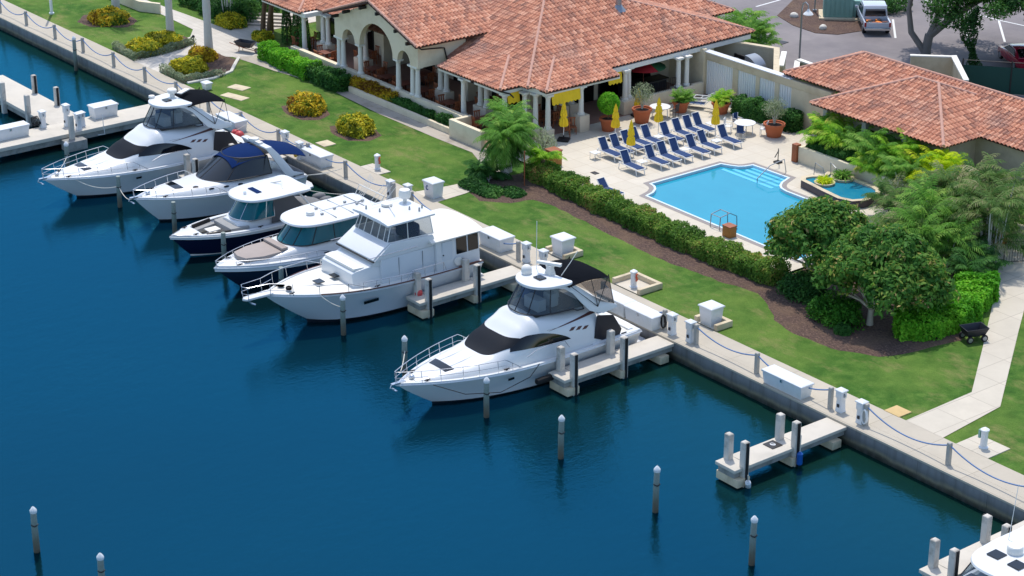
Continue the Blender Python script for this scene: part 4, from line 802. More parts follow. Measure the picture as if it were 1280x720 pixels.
MB().loft([[(6.75,-1.66,3.12),(6.75,1.66,3.12),(6.75,1.66,3.2),(6.75,-1.66,3.2)],[(5.75,-1.6,3.12),(5.75,1.6,3.12),(5.75,1.6,3.86),(5.75,-1.6,3.86)],[(5.6,-1.6,3.12),(5.6,1.6,3.12),(5.6,1.6,3.86),(5.6,-1.6,3.86)]]).build('flybridge_front',GEL,t,bevel=.03)
MB().box(6.72,6.8,-1.7,1.7,3.06,3.12).build('flybridge_trim',DARKM,t)
for sg in (-1,1): MB().loft([[(x,sg*1.72,z) for x,z in ((6.72,3.1),(5.6,3.86),(3.0,3.72),(2.75,3.12))],[(x,sg*1.62,z) for x,z in ((6.72,3.1),(5.6,3.86),(3.0,3.72),(2.75,3.12))]]).build('flybridge_side',GEL,t,bevel=.02)
MB().box(2.9,5.7,-1.62,1.62,3.1,3.3).build('flybridge_floor',GELG,t); MB().rbox((3.6,.3,3.75),(.8,1.2,.8)).build('helm_seat',NCAN,t,bevel=.15); MB().rbox((5.1,.2,3.65),(.5,1.5,.6)).build('helm',SEATW,t,bevel=.06); MB().rbox((5.85,0,3.55),(.02,.5,.14),0,0,-.6).build('emblem',GOLD,t)
glass_loft(t,[(5.75,0),(5.74,1.0),(5.6,1.55),(4.2,1.6),(2.9,1.6)],[(5.45,0),(5.44,.95),(5.3,1.42),(4.2,1.46),(3.0,1.46)],lambda x:3.84 if x>5 else 3.84-.04*(5-x),lambda x:4.72,VINYL,SEATW,(0,.14,.27,.34,.42,.5,.58,.66,.73,.86,1))
MB().loft([[(x,s_*w_,z) for s_,w_,z in ((-1,1.62,4.72),(-1,1.62,4.82),(-.5,1.62,4.9),(.5,1.62,4.9),(1,1.62,4.82),(1,1.62,4.72))] for x in (5.75,4.2,2.75)]).build('hardtop',GEL,t,bevel=.02)
m=MB().tube([(5.0,-.9,5.05),(3.2,-1.0,5.05)],.022,5).tube([(3.9,-1.3,5.0),(4.8,.9,5.0)],.022,5); m.build('antenna',SEATW,t)
MB().lathe([(.1,0),(.12,.25),(.3,.3),(.34,.5),(.28,.72),(.02,.82)],(3.15,-.55,4.88)).build('radar_dome',SEATW,t); MB().lathe([(.1,0),(.3,.05),(.3,.16),(.04,.22)],(4.2,-.7,4.9)).build('satellite_dome',SEATW,t)
for x,y in ((3.6,.5),(5.0,-.2),(5.3,-1.0),(2.95,.7),(3.3,.95)): MB().cyl((x,y,4.88),(x,y,5.08),.06,.04,8).build('roof_fitting',GALV,t)
# aft deckhouse
MB().loft([[(x,s_*w_,z) for s_,w_,z in ((-1,1.95,1.6),(-1,1.82,3.4),(1,1.82,3.4),(1,1.95,1.6))] for x in (2.9,.1)]).build('aft_cabin',GEL,t,bevel=.05)
rg=[[(x,y*2.02,3.4+.28*(1-abs(y)**2.4)-.05*(f)) for y in np.linspace(-1,1,13)]+[(x,y*2.02,3.34) for y in np.linspace(1,-1,13)] for f,x in ((0,3.3),(.5,1.6),(1,-.12))]; MB().loft(rg).build('aft_roof',GEL2,t)
for sg in (-1,1):
    for a,b in ((1.62,.95),(.85,.2)):
        f=MB().loft([[(x,sg*lerp(1.95,1.82,(z-1.6)/1.8)+sg*e,z) for x,z in ((a,2.35),(a,3.22),(b,3.22),(b,2.35))] for e in (.004,.03)]).build('aft_window',BLACKG,t)
    MB().box(1.9,2.55,sg*1.88-.03,sg*1.88+.03,1.75,3.2).build('door',GELG,t); MB().ball((2.5,sg*1.93,2.5),.04).build('door_knob',DARKM,t)
    MB().cyl((1.6,sg*1.95,2.0),(1.6,sg*2.08,2.0),.24,n=14).build('life_ring',SEATW,t)
    for x in (9.2,8.0): MB().rbox((x,sg*.28 if x>9 else sg*.0,2.16+.06*(x>9)),(.45,.5,.05)).build('hatch',BLACKG,t) if sg>0 else None
    MB().tube([(7.1,sg*1.72,3.35),(4.0,sg*1.74,3.35)],.02,5).build('grab_rail',CHROME,t)
    MB().rbox((7.2,sg*2.08,1.2),(.9,.06,.16)).build('porthole',BLACKG,t,bevel=.02)
    MB().box(.3,1.6,sg*2.07-.02,sg*2.07+.02,1.62,1.72).build('name_board',BROWNW,t)
P=[(7.4,2.05,2.0),(8.5,1.98,2.45),(10,1.6,2.62),(11.2,1.0,2.8),(12.2,.45,2.9),(13.4,.3,2.92),(13.55,0,2.92)]
m=MB(); fp=P+[(x,-y,z) for x,y,z in P[-2::-1]]; m.tube(fp,.02,6)
m.tube([(x,y,z-.36) for x,y,z in fp[3:-3]],.015,5)
for x,y,z in fp[1:]: m.cyl((x-.05,y*.97,min(2.25,o.z(min(1,x/12.3))+.02)),(x,y,z),.016,n=5)
m.build('bow_rail',CHROME,t); o.cleats((.9,.55))
for sg in (-1,1):
    m=MB(); pp=[(x,sg*(o.b(x/12.3)-.1),o.z(x/12.3)+.42) for x in np.linspace(4.6,7.6,9)]; m.tube(pp,.016,5)
    for x,y,z in pp[::2]: m.cyl((x,y,z-.42),(x,y,z),.014,n=5)
    m.build('side_rail',CHROME,t)
    for x in (3.7,5.2): MB().box(x-.008,x+.008,sg*1.745-.02,sg*1.745+.02,1.75,3.0).build('panel_seam',GALV,t); MB().lathe([(.16,0),(.16,.12),(.1,.16)],(11.0,.3,2.25),10).lathe([(.2,0),(.2,.04)],(11.1,-.3,2.26),10).build('windlass',BLACKP,t)
MB().box(-.55,.1,-1.9,1.9,.4,.52).build('swim_platform',GEL,t,bevel=.02); MB().ball((4.4,2.3,1.0),(.22,.22,.25)).build('fender',FENDR,t)
m=MB()
for x in (2.6,3.2,3.8,4.6): m.cyl((x,2.08,1.7),(x,2.06,2.2),.014,n=5)
m.tube([(4.9,2.05,1.75),(4.6,2.06,2.2),(2.6,2.06,2.2),(2.4,2.06,1.7)],.016,5).build('side_rail',CHROME,t)
# ---- partly seen boat, lower right
o=Boat('cruiser','white cruiser with two dark roof hatches, cut off at the lower right corner','motor boat',25.6,-2.5,10.5,3.6,1.6,1.3,GEL,full=2.5,rail=GELG); t=o.t
o.deck(0,1,GEL,dz=-.02); o.gunwale(0,.98,.15)
bd=Body([(.8,1.1,1.8,1.5,.95),(3.5,1.2,1.85,1.55,.92),(5.6,1.25,1.72,1.45,.9),(7.2,1.3,1.62,1.1,.9),(8.8,1.4,1.58,.5,.9)],.45); bd.mesh('cabin',GEL,t,30,22)
glass_loft(t,[(6.1,0),(5.9,.7),(5.2,1.3),(3.6,1.5),(2.2,1.5)],[(4.9,0),(4.8,.6),(4.4,1.1),(3.4,1.3),(2.2,1.35)],1.72,2.55,VINYLD,DARKM,(0,.25,.5,.75,1))
MB().rbox((5.0,0,1.85),(.9,2.2,.2)).build('dash',NCAN,t,bevel=.05); MB().ball((5.2,-.7,2.0),(.3,.2,.12)).build('tan_bag',GOLD,t)
outline_top(t,'hardtop',GEL,smooth_half([(5.15,0),(5.0,.75),(4.4,1.25),(3.2,1.42),(1.6,1.42),(1.0,1.3),(.95,0)],5),2.55,2.68,.08)
for y in (-.5,.5): MB().rbox((3.9,y,2.78),(.55,.55,.04)).build('roof_hatch',BLACKG,t)
MB().lathe([(.1,0),(.32,.02),(.32,.25),(.27,.32),(.02,.36)],(3.2,-.2,2.74)).build('radar_dome',SEATW,t); MB().tube([(2.6,-1.0,2.7),(2.2,-1.1,5.0)],.015,4).build('antenna',SEATW,t); o.rail(.5,.5,True,6)
# mooring lines and float
def line(pts,label,r=.022,mat=ROPEW): tag(MB().tube(pts,r,5).build('mooring_line',mat),label,'rope')
def sag(a,b,d,n=10): return [tuple(lerp(a[i],b[i],k/n)-(d*4*(k/n)*(1-k/n) if i==2 else 0) for i in range(3)) for k in range(n+1)]
for a,b,d,l in (((-31.2,-2.3,1.4),(-30.1,.3,1.6),.1,'white mooring line from the blue canvas cruiser stern to a post'),((-31.4,-2.5,1.4),(-31.2,.1,1.05),.05,'short white mooring line at the blue canvas cruiser stern'),((-29.9,-2.6,1.0),(-27.0,.0,.95),.15,'slack mooring line hanging over the dark water by the seawall'),
 ((-33.2,-12,1.6),(-36.3,-11.3,1.3),.35,'sagging bow line from the blue canvas cruiser to a pile'),((-40.0,-13.5,1.6),(-43.2,-11.1,1.3),.2,'tan bow line from the farthest sedan yacht to a pile'),((-38.5,-13,1.5),(-36.3,-11.3,1.3),.3,'bow line from farthest sedan yacht to the bare pile'),((-13.6,-12.0,2.1),(-12.8,-11.2,1.5),.1,'bow line from the convertible yacht to a capped pile'),((-4.6,-13.4,1.6),(-6.8,-11.6,1.4),.15,'bow line from the near sedan yacht to the pile behind'),((-23,-2.0,1.2),(-23.0,0,1.05),.02,'short stern line of the sunpad boat')): line(sag(a,b,d),l)
t=thing('float_buoys','pair of red ball floats hanging at the seawall behind the blue canvas cruiser','float',(-40.9,-.5,1.1)); MB().ball((-.15,0,0),.28).build('ball',FENDR,t); MB().ball((.25,.05,-.05),.3).build('ball',FENDR,t); MB().tube([(0,0,.25),(0,.9,.5)],.02,5).build('rope',ROPEW,t)
# ================================================================ BUILDINGS
def tile_plane(par,pts,name='tile_roof',tw=.3,th=.4):
    """Barrel-tiled roof plane; pts[0]->pts[1] is the eave."""
    P=[Vector(p) for p in pts]; o=P[0]; u=(P[1]-P[0]).normalized(); n=u.cross(P[-1]-P[0]); 
    if n.length<1e-6: n=u.cross(P[2]-P[0])
    n.normalize()
    if n.z<0: n=-n
    v=n.cross(u)
    if v.z<0: v=-v
    q=[((p-o).dot(u),(p-o).dot(v)) for p in P]; u0,u1=min(a for a,_ in q),max(a for a,_ in q); v0,v1=-.12,max(b for _,b in q)
    nu=int(math.ceil((u1-u0)/tw))*4; nv=int(math.ceil((v1-v0)/th)); prof=[0,.1,.135,.1]
    vs=[];uv=[];fs=[]
    for j in range(nv):
        for e in (0,1):
            for i in range(nu+1):
                a=u0+i*tw/4; b=v0+(j+e)*th; h=prof[i%4]+(.035 if e==0 else .0); w_=o+u*a+v*b+n*h; vs.append(w_); uv.append((a/tw+.125,j+.5))
    W=nu+1
    for j in range(nv):
        for i in range(nu):
            k=2*j*W+i; fs.append((k,k+1,k+W+1,k+W))
            if j: fs.append((k-W,k-W+1,k+1,k))
    me=bpy.data.meshes.new(name); me.from_pydata(vs,[],fs); l=me.uv_layers.new(name='UVMap'); li=np.zeros(len(me.loops),np.int32); me.loops.foreach_get('vertex_index',li)
    fi=[]
    for f in fs:
        cu=sum(uv[i][0] for i in f)/4; cv=uv[f[0]][1]; fi+= [(math.floor(cu)+.5,cv)]*4
    l.data.foreach_set('uv',np.array(fi,np.float32).ravel())
    bm=bmesh.new(); bm.from_mesh(me); c=sum(P,Vector())/len(P)
    for i in range(len(P)):
        a,b=P[i],P[(i+1)%len(P)]; en=(b-a).cross(n); 
        if en.length<1e-6: continue
        en.normalize()
        if (c-a).dot(en)>0: en=-en
        if i==0: continue
        bmesh.ops.bisect_plane(bm,geom=bm.verts[:]+bm.edges[:]+bm.faces[:],plane_co=a,plane_no=en,clear_outer=True,dist=1e-5)
    bm.to_mesh(me); bm.free(); me.materials.append(TILE); me.shade_smooth(); me.set_sharp_from_angle(angle=R(50))
    ob=bpy.data.objects.new(name,me); COL.objects.link(ob); ob.parent=par
    MB().slab([p-n*.03 for p in P],-n*.1).build('roof_board',FASC,ob,smooth=0)
    return ob
def ridge(par,a,b,r=.1):
    A,B=Vector(a),Vector(b); n=max(2,int((B-A).length/.42)); m=MB()
    for i in range(n):
        p,q=A.lerp(B,i/n),A.lerp(B,(i+1)/n); m.cyl(p+Vector((0,0,.03)),q+Vector((0,0,.06)),r*1.12,r*.9,8)
    return m.build('ridge_tiles',RIDGE,par)
def z1_(y): return 4.35+.46*(y-13.5)
def z2_(x): return 4.35+.46*(-28.95-x)
C=thing('clubhouse','cream stucco clubhouse with terracotta tile roof, arches and columned terraces','building',(0,0,0))
AP=(-37.2,21.75,8.14)
tile_plane(C,[(-58,13.5,4.35),(-28.95,13.5,4.35),AP,(-58,21.75,8.14)])
tile_plane(C,[(-28.95,13.5,4.35),(-29.4,33.4,4.45),AP])
tile_plane(C,[(-29.4,33.4,4.45),(-58,33.4,4.45),(-58,21.75,8.14),AP])
ridge(C,(-28.95,13.5,4.4),AP); ridge(C,(-29.4,33.4,4.5),AP); ridge(C,AP,(-58,21.75,8.2))
# porch roofs at the corner
tile_plane(C,[(-36.4,11.95,4.3),(-29.75,11.95,4.3),(-32.95,15.15,5.13),(-36.4,15.15,5.13)]); tile_plane(C,[(-29.75,11.95,4.3),(-29.75,14.6,4.3),(-32.95,15.15,5.13)])
tile_plane(C,[(-27.7,14.0,4.28),(-27.7,20,4.28),(-30.9,20,5.16),(-30.9,17.2,5.16)]); tile_plane(C,[(-30.2,14.0,4.28),(-27.7,14.0,4.28),(-30.9,17.2,5.16)])
ridge(C,(-29.75,11.95,4.35),(-32.95,15.15,5.18),.1); ridge(C,(-27.7,14.0,4.33),(-30.9,17.2,5.21),.1)
# gable with arches
tile_plane(C,[(-36.75,10.55,5.72),(-36.75,20.2,5.72),(-42.2,20.2,7.62),(-42.2,10.55,7.62)]); tile_plane(C,[(-47.65,20.2,5.72),(-47.65,10.55,5.72),(-42.2,10.55,7.62),(-42.2,20.2,7.62)])
ridge(C,(-42.2,10.5,7.65),(-42.2,20.4,7.65)); ridge(C,(-36.8,10.6,5.75),(-42.15,10.6,7.62),.08); ridge(C,(-47.6,10.6,5.75),(-42.25,10.6,7.62),.08)
def arc(cx,w_,h,z): return [(cx+w_*math.cos(a),z+h*math.sin(a)) for a in np.linspace(0,math.pi,17)][::-1]
o2=[(-47.1,4.05),(-46.2,4.05)]+arc(-45.45,.75,.78,4.1)+arc(-42.2,1.95,1.85,4.1)+arc(-39.0,.72,.78,4.1)+[(-38.2,4.05),(-37.4,4.05),(-37.4,5.45),(-42.2,7.45),(-47.1,5.55)]
def wall_xz(poly,y0,y1):
    m=MB(); t=tessellate_polygon([[Vector((x,z,0)) for x,z in poly]]); n=len(poly)
    m.add([(x,y0,z) for x,z in poly]+[(x,y1,z) for x,z in poly],[tuple(f) for f in t]+[tuple(i+n for i in f) for f in t]+[(i,(i+1)%n,(i+1)%n+n,i+n) for i in range(n)]); return m
wall_xz(o2,11.15,11.55).build('arched_gable_wall',STUC,C,smooth=25)
MB().box(-37.8,-37.4,11.55,15,4.05,5.5).build('gable_side_wall',STUC,C); MB().box(-47.1,-46.7,11.55,15,4.05,5.5).build('gable_side_wall',STUC,C)
for x,z in ((-45.2,6.35),(-46.6,5.75),(-39.2,6.35),(-37.9,5.8),(-43.2,7.05),(-41.3,7.05)): MB().rbox((x,10.85,z-.12),(.16,.55,.2)).build('roof_bracket',DARKM,C)
def column(x,y,z0,z1,ped=None):
    h=z1-z0; MB().lathe([(.24,0),(.24,.1),(.18,.14),(.175,.2),(.165,h*.5),(.145,h-.34),(.15,h-.3),(.19,h-.2),(.23,h-.13),(.25,h-.12)],(x,y,z0),14).box(x-.26,x+.26,y-.26,y+.26,z1-.125,z1).build('column',COLM,C,smooth=45)
    if ped: MB().box(x-ped,x+ped,y-ped,y+ped,1.05,z0+.0).build('pedestal',STONE,C,bevel=.03)
for x in (-47.0,-46.48,-44.42,-39.98,-38.35,-37.8): column(x,11.4,2.0,4.08)
column(-33.9,12.2,1.6,4.05)
column(-53.15,12.5,1.45,4.05)
for x,y in ((-52.4,13.6),(-51.75,13.6),(-47.7,13.6),(-47.05,13.6),(-38.3,13.6),(-37.65,13.6),(-33.95,13.6),(-33.3,13.6)): column(x,y,2.0,4.1,.36)
for x,y in ((-30.0,12.5),(-29.5,13.7),(-28.9,14.1),(-28.15,14.5)): column(x,y,1.7,3.95,.3)
for x,y in ((-28.1,17.15),(-29.0,21.6),(-29.35,22.2),(-28.95,26.2),(-28.95,26.95)): column(x,y,2.15 if y<20 else 2.0,4.05,.4 if y<20 else .38)
for x,y in ((-30.6,17.6),(-30.6,18.4),(-31.5,15.4)): column(x,y,2.0,4.0,.36)
# entablature beams
bmz=[((-32.9,12.35),(-30.0,12.35)),((-36.4,12.35),(-32.9,12.35)),((-30.0,12.35),(-30.0,13.75)),((-30.0,13.9),(-28.1,14.3)),((-28.1,14.3),(-28.1,20)),((-29.2,20.3),(-29.6,33)),((-58,12.35),(-52.6,12.35)),((-52.6,12.35),(-52.6,13.9)),((-52.6,13.9),(-47.1,13.9)),((-37.4,13.9),(-30,13.9))]
m=MB()
for i,(a,b) in enumerate(bmz):
    d=(Vector(b)-Vector(a)).normalized()*.2; n_=Vector((-d.y,d.x)); A,B=Vector(a)-d*.9,Vector(b)+d*.9; z=3.96+.004*i; MB().prism([tuple(A-n_),tuple(B-n_),tuple(B+n_),tuple(A+n_)],z,z+.3).build('beam',COLM,C)
m=MB()
for x0,x1 in ((-53,-44.6),(-44.2,-40.2),(-39.75,-33.05)): m.box(x0,x1,11.22,11.58,.9,2.0)
m.box(-44.6,-44.2,11.2,11.6,.9,2.0).box(-40.2,-39.75,11.2,11.6,.9,2.0).box(-33.05,-32.5,11.15,11.65,.9,2.0); m.build('parapet',STUC,C,bevel=.015)
MB().box(-32.45,-29.1,9.95,10.25,.9,2.15).box(-32.45,-32.15,10.25,11.6,.9,2.12).build('garden_wall',STUC,C,bevel=.02)
MB().box(-44.2,-32.46,10.2,10.42,.9,1.38).build('planter_wall',STUC,C,bevel=.02)
MB().box(-55.6,-28.4,10.45,17.5,.92,1.12).box(-34.5,-28.6,17.5,28.6,.92,1.118).build('terrace_floor',FLOORB,C)
# inner walls with dark doorways
m=MB().box(-58,-47.2,16.6,16.9,1.1,4.6).box(-37.2,-32.6,16.6,16.9,1.1,4.5).box(-32.6,-32.3,16.9,33,1.1,4.4).box(-47.2,-37.2,17.2,17.5,1.1,5.7).box(-47.2,-46.9,15,17.2,1.1,4.9).box(-37.5,-37.2,15,17.2,1.1,4.9); m.build('inner_wall',STUC,C)
for x0,x1,y,h in ((-56,-54,16.6,2.5),(-52,-50.5,16.6,2.5),(-46.6,-44.0,17.2,3.6),(-41.6,-40.5,17.2,2.4),(-36.5,-35,16.6,2.5),(-34.6,-33.2,16.6,2.5)):
    f=MB().box(x0,x1,y-.05,y-.01,1.14,1.14+h).build('glass_door',BLACKG,C); MB().box(x0-.08,x0,y-.08,y-.0,1.13,1.22+h).box(x1,x1+.08,y-.08,y,1.13,1.22+h).box(x0,x1,y-.08,y,1.14+h,1.22+h).build('frame',DARKM,f)
for y0,y1 in ((17.4,19.2),(19.7,21.6),(22.2,24.6),(25.0,26.6)): 
    f=MB().box(-32.29,-32.24,y0,y1,1.14,3.6).build('glass_door',BLACKG,C); MB().box(-32.3,-32.2,y0-.08,y0,1.13,3.68).box(-32.3,-32.2,y1,y1+.08,1.13,3.68).build('frame',DARKM,f)
MB().box(-33.5,-28.9,28.4,28.7,1.1,4.2).build('end_wall',STUC,C)
# low wall and railing of the side porch
MB().box(-29.0,-28.7,22.6,28.3,1.08,2.0).build('porch_wall',STUC,C,bevel=.02)
m=MB().box(-28.88,-28.84,22.7,25.9,2.75,2.79)
for k in range(22): m.box(-28.87,-28.85,22.75+k*.15,22.77+k*.15,2.0,2.76)
m.build('railing',IRON,C)
def awning(a,b,z1,z0,label):
    A,B=Vector(a),Vector(b); d=(B-A); n_=Vector((d.y,-d.x)).normalized(); k=int(d.length/.28); m=MB()
    top=[A+d*i/(k*4) for i in range(k*4+1)]
    up=[(p.x,p.y,z1) for p in top]; lo=[(p.x+n_.x*(.12+.02*math.sin(i*1.57)),p.y+n_.y*(.12+.02*math.sin(i*1.57)),z0-.09*abs(math.sin(i*math.pi/4))) for i,p in enumerate(top)]
    m.loft([up,lo],False); m.loft([[(x-n_.x*.03,y-n_.y*.03,z) for x,y,z in r] for r in (up,lo)],False)
    m.build('awning',YEL,C)
awning((-28.0,14.65),(-28.0,16.95),3.96,3.3,''); awning((-29.1,20.2),(-29.1,21.35),4.0,3.3,''); awning((-29.95,12.65),(-29.95,13.6),3.96,3.3,''); 
# roof vent
MB().cyl((-33.7,25.0,6.3),(-33.7,25.0,7.9),.2,n=14).build('vent_pipe',GALV,C); MB().lathe([(.55,0),(.3,.25),(.22,.4)],(-33.7,25.0,6.4)).build('vent_flashing',GALV,C)
# gutters
m=MB().tube([(-37.3,11.1,5.5),(-36.9,11.1,5.45),(-36.9,12.6,5.3),(-37.3,13.2,5.1),(-37.3,13.4,4.3)],.05,6); m.tube([(-29.9,12.0,4.2),(-29.6,12.6,4.0),(-29.6,12.9,3.7)],.05,6); m.build('downpipe',DARKM,C)
# left pavilion roof
tile_plane(C,[(-66,11.95,4.3),(-52.9,11.95,4.3),(-56.1,15.15,5.13),(-66,15.15,5.13)]); tile_plane(C,[(-52.9,11.95,4.3),(-52.9,15.15,4.3),(-56.1,15.15,5.13)]); ridge(C,(-52.9,11.95,4.35),(-56.1,15.15,5.18),.1)
MB().box(-58.2,-57.9,16.9,33,1,4.5).build('end_wall',STUC,C)
# back wing
W=thing('back_wing','tiled hip roofed wing rising behind the clubhouse roof','building',(0,0,0))
tile_plane(W,[(-34.5,26.4,4.3),(-34.5,36.4,4.3),(-39.5,31.4,6.4)]); tile_plane(W,[(-60,26.4,4.3),(-34.5,26.4,4.3),(-39.5,31.4,6.4),(-60,31.4,6.4)]); tile_plane(W,[(-34.5,36.4,4.3),(-60,36.4,4.3),(-60,31.4,6.4),(-39.5,31.4,6.4)]); ridge(W,(-34.5,36.4,4.35),(-39.5,31.4,6.45))
MB().box(-60,-35.2,27,35.6,1,4.25).build('wall',STUC2,W)
# long changing-room wall with white shutters
V=thing('shutter_wall','long beige garden wall with recessed white louvred shutters','wall',(0,0,0))
segs=[(-29.5,-28.5),(-26.2,-25.5),(-23.9,-23.25),(-22.3,-21.95)]
x=-29.5; openings=[(-28.75,-26.25),(-25.75,-24.1),(-23.75,-22.35),(-21.95,-20.85)]
prev=-29.55; m=MB()
for a,b in openings: m.box(prev,a,28.55,28.95,1.0,3.5); prev=b
m.box(prev,-17.4,28.55,28.95,1.0,3.5).box(-29.55,-17.4,28.55,28.95,3.5,4.0); m.build('wall',STUC2,V,bevel=.02)
for a,b in openings:
    f=MB().box(a,b,28.66,28.70,1.0,3.5).build('shutter',WMET,V); s_=MB(); k=int((b-a)/.2)
    for i in range(k+1): xx=a+(b-a)*i/k; s_.box(xx-.025,xx+.025,28.6,28.66,1.0,3.48)
    s_.build('slats',WMET,f)
MB().box(-29.55,-20.9,28.47,29.03,4.0,4.06).build('coping',CAPB,V); MB().box(-29.3,-23.6,29.05,32.4,.99,1.03).build('yard_floor',DARKM,V)
# walled plant yard with equipment
Y=thing('plant_yard','roofless beige enclosure wall with pale coping around air handling plant','wall',(0,0,0))
m=MB(); cp=MB()
for i,(a,b) in enumerate((((-22.9,29.2),(-26.7,33.0)),((-26.7,33.0),(-31.0,31.4)))):
    d=(Vector(b)-Vector(a)).normalized()*.14; n_=Vector((-d.y,d.x)); A,B=Vector(a),Vector(b); z=.003*i
    m.prism([tuple(A-n_),tuple(B-n_),tuple(B+n_),tuple(A+n_)],1,3.85+z); n_*=1.4; cp.prism([tuple(A-n_-d),tuple(B-n_+d),tuple(B+n_+d),tuple(A+n_-d)],3.86+z,3.98+z)
m.build('wall',STUC2,Y); cp.build('coping',CURB,Y)
t=thing('air_duct','curved galvanised air duct hood inside the plant yard','air duct',(-25.6,30.5,1.0)); rg=[]
for i in range(9):
    a=i/8*math.pi/2; rg.append([(1.3*math.cos(a)-1.1+u_*.0,-.45 if k in (0,3) else .45,1.9+1.1*math.sin(a) if k in (0,1) else .9) for k,u_ in ((0,0),(1,0),(2,0),(3,0))])
MB().loft(rg).box(-1.1,.2,-.45,.45,0,.92).build('hood',GALV,t,smooth=60)
t=thing('air_conditioner','dark air conditioning condenser inside the plant yard','air conditioner',(-28.1,30.3,1.0)); MB().box(-.55,.55,-.55,.55,0,2.3).build('cabinet',BLACKP,t,bevel=.05); MB().lathe([(.45,2.3),(.45,2.38),(.1,2.4)],n=16).build('fan_grille',GALV,t)
MB().box(-.9,.9,1.0,1.1,0,2.4).build('panel',DARKM,t)
def lowwall(a,b,h,label,name='low_wall'):
    d=(Vector(b)-Vector(a)).normalized()*.14; n_=Vector((-d.y,d.x)); A,B=Vector(a),Vector(b); t=thing(name,label,'wall'); MB().prism([tuple(A-n_),tuple(B-n_),tuple(B+n_),tuple(A+n_)],.9,1+h-.1).build('wall',STUC2,t); n_*=1.35; MB().prism([tuple(A-n_),tuple(B-n_),tuple(B+n_),tuple(A+n_)],1+h-.1,1+h).build('coping',COLM,t)
lowwall((-27.6,34.4),(-29.9,37.0),1.3,'pale low wall nearest the plant yard and the palms'); lowwall((-26.2,34.4),(-28.2,36.6),1.1,'pale low wall in the middle by the lamp post'); lowwall((-28.2,36.7),(-22.0,36.2),1.2,'longer pale low wall behind the pool cabana roof')
# ---- pool cabana
K=thing('cabana','beige pool cabana with two joined terracotta hip roofs','building',(0,0,0))
def hip(par,x0,x1,y0,y1,z,s):
    h=(y1-y0)/2; zt=z+s*h; ym=(y0+y1)/2; a=(x0+h,ym,zt); b=(x1-h,ym,zt)
    tile_plane(par,[(x0,y0,z),(x1,y0,z),b,a]); tile_plane(par,[(x1,y0,z),(x1,y1,z),b]); tile_plane(par,[(x0,y1,z),(x0,y0,z),a]); tile_plane(par,[(x1,y1,z),(x0,y1,z),a,b])
    for p,q in (((x0,y0,z),a),((x1,y0,z),b),((x0,y1,z),a),((x1,y1,z),b),(a,b)): ridge(par,tuple(Vector(p)+Vector((0,0,.05))),tuple(Vector(q)+Vector((0,0,.05))))
hip(K,-21.75,9,28.7,35.9,4.22,.4); hip(K,-16.26,-5.66,25.55,34.55,4.2,.4)
MB().box(-17.3,8.4,29.2,35.2,1,4.2).build('wall',STUC2,K); MB().box(-15.6,-6.3,26.9,29.2,1,4.18).build('wing_wall',STUC2,K); 
for x in (-15.4,-12.2,-9.0,-6.0): MB().box(x-.16,x+.16,25.95,26.25,1,4.15).build('post',TIMBER,K)
f=MB().box(-14.4,-13.4,26.86,26.9,1.1,3.2).build('louvre_door',COLM,K)
MB().box(-13.0,-12.0,26.86,26.9,1.1,3.2).build('doorway',BLACKG,K)
E2=thing('service_wall','beige service enclosure wall with sloping corner behind the cabana','wall'); MB().loft([[(-21.6,40.6,1),(-19.5,42.7,1),(-19.35,42.55,1),(-21.45,40.45,1)],[(-21.6,40.6,3.25),(-19.5,42.7,3.25),(-19.35,42.55,3.25),(-21.45,40.45,3.25)]]).loft([[(-19.5,42.7,1),(-15.4,39.1,1),(-15.5,38.95,1),(-19.6,42.55,1)],[(-19.5,42.7,3.253),(-15.4,39.1,3.253),(-15.5,38.95,3.253),(-19.6,42.55,3.253)]]).build('wall',STUC2,E2); MB().prism([(-19.55,42.85),(-15.3,39.15),(-15.5,38.85),(-19.75,42.5)],3.255,3.36).prism([(-21.7,40.65),(-19.55,42.84),(-19.36,42.6),(-21.5,40.42)],3.255,3.33).build('coping',COLM,E2)
F=thing('screened_fence','green windscreen fence at the edge of the parking lot','fence'); MB().add([(-18.9,42.8,1.0),(-9,51,1.0),(-9,51,2.85),(-18.9,42.8,2.85)],[(0,1,2,3)]).build('windscreen',pm('dark green windscreen',(18,66,58),.8,.12,1),F)
for k in range(5): x,y=lerp(-18.9,-9,k/4),lerp(42.8,51,k/4); MB().cyl((x,y,1),(x,y,3.3),.05,n=8).build('post',IRON,F)
MB().tube([(-18.9,42.8,3.2),(-9,51,3.2)],.025,5).build('rail',IRON,F)
# ================================================================ POOL FURNITURE
def lounger():
    t=thing('sun_lounger','x','sun lounger',(0,0,0),0,'navy sun loungers on the pool deck')   # local +x = feet, origin at hinge
    f=MB()
    for s in (-.31,.31):
        f.tube([(-.45,s,.42),(0,s,.4),(1.1,s,.4),(1.32,s,.36)],.03,6)
        f.tube([(0,s*.93,.42),(-.42,s*.93,1.12)],.024,6)
    f.tube([(1.32,-.31,.36),(1.32,.31,.36)],.03,6).tube([(-.45,-.31,.42),(-.45,.31,.42)],.025,6).tube([(-.42,-.29,1.12),(-.42,.29,1.12)],.024,6); f.build('frame',WMET,t)
    for x in (-.35,1.15):
        for s in (-.31,.31): MB().tube([(x,s,.4),(x+(.12 if x>0 else -.12),s,0)],.028,6).build('leg',WMET,t)
    MB().box(0,1.28,-.28,.28,.4,.43).build('seat',NSLING,t)
    MB().loft([[(x+e*.86,y,z+e*.5) for y in (-.27,.27)] for x,z in ((-.01,.43),(-.41,1.1)) for e in (0,)],False).loft([[(x-.02,y,z-.012) for y in (-.27,.27)] for x,z in ((-.01,.43),(-.41,1.1))],False).build('backrest',NSLING,t)
    return t
DZ=1.08
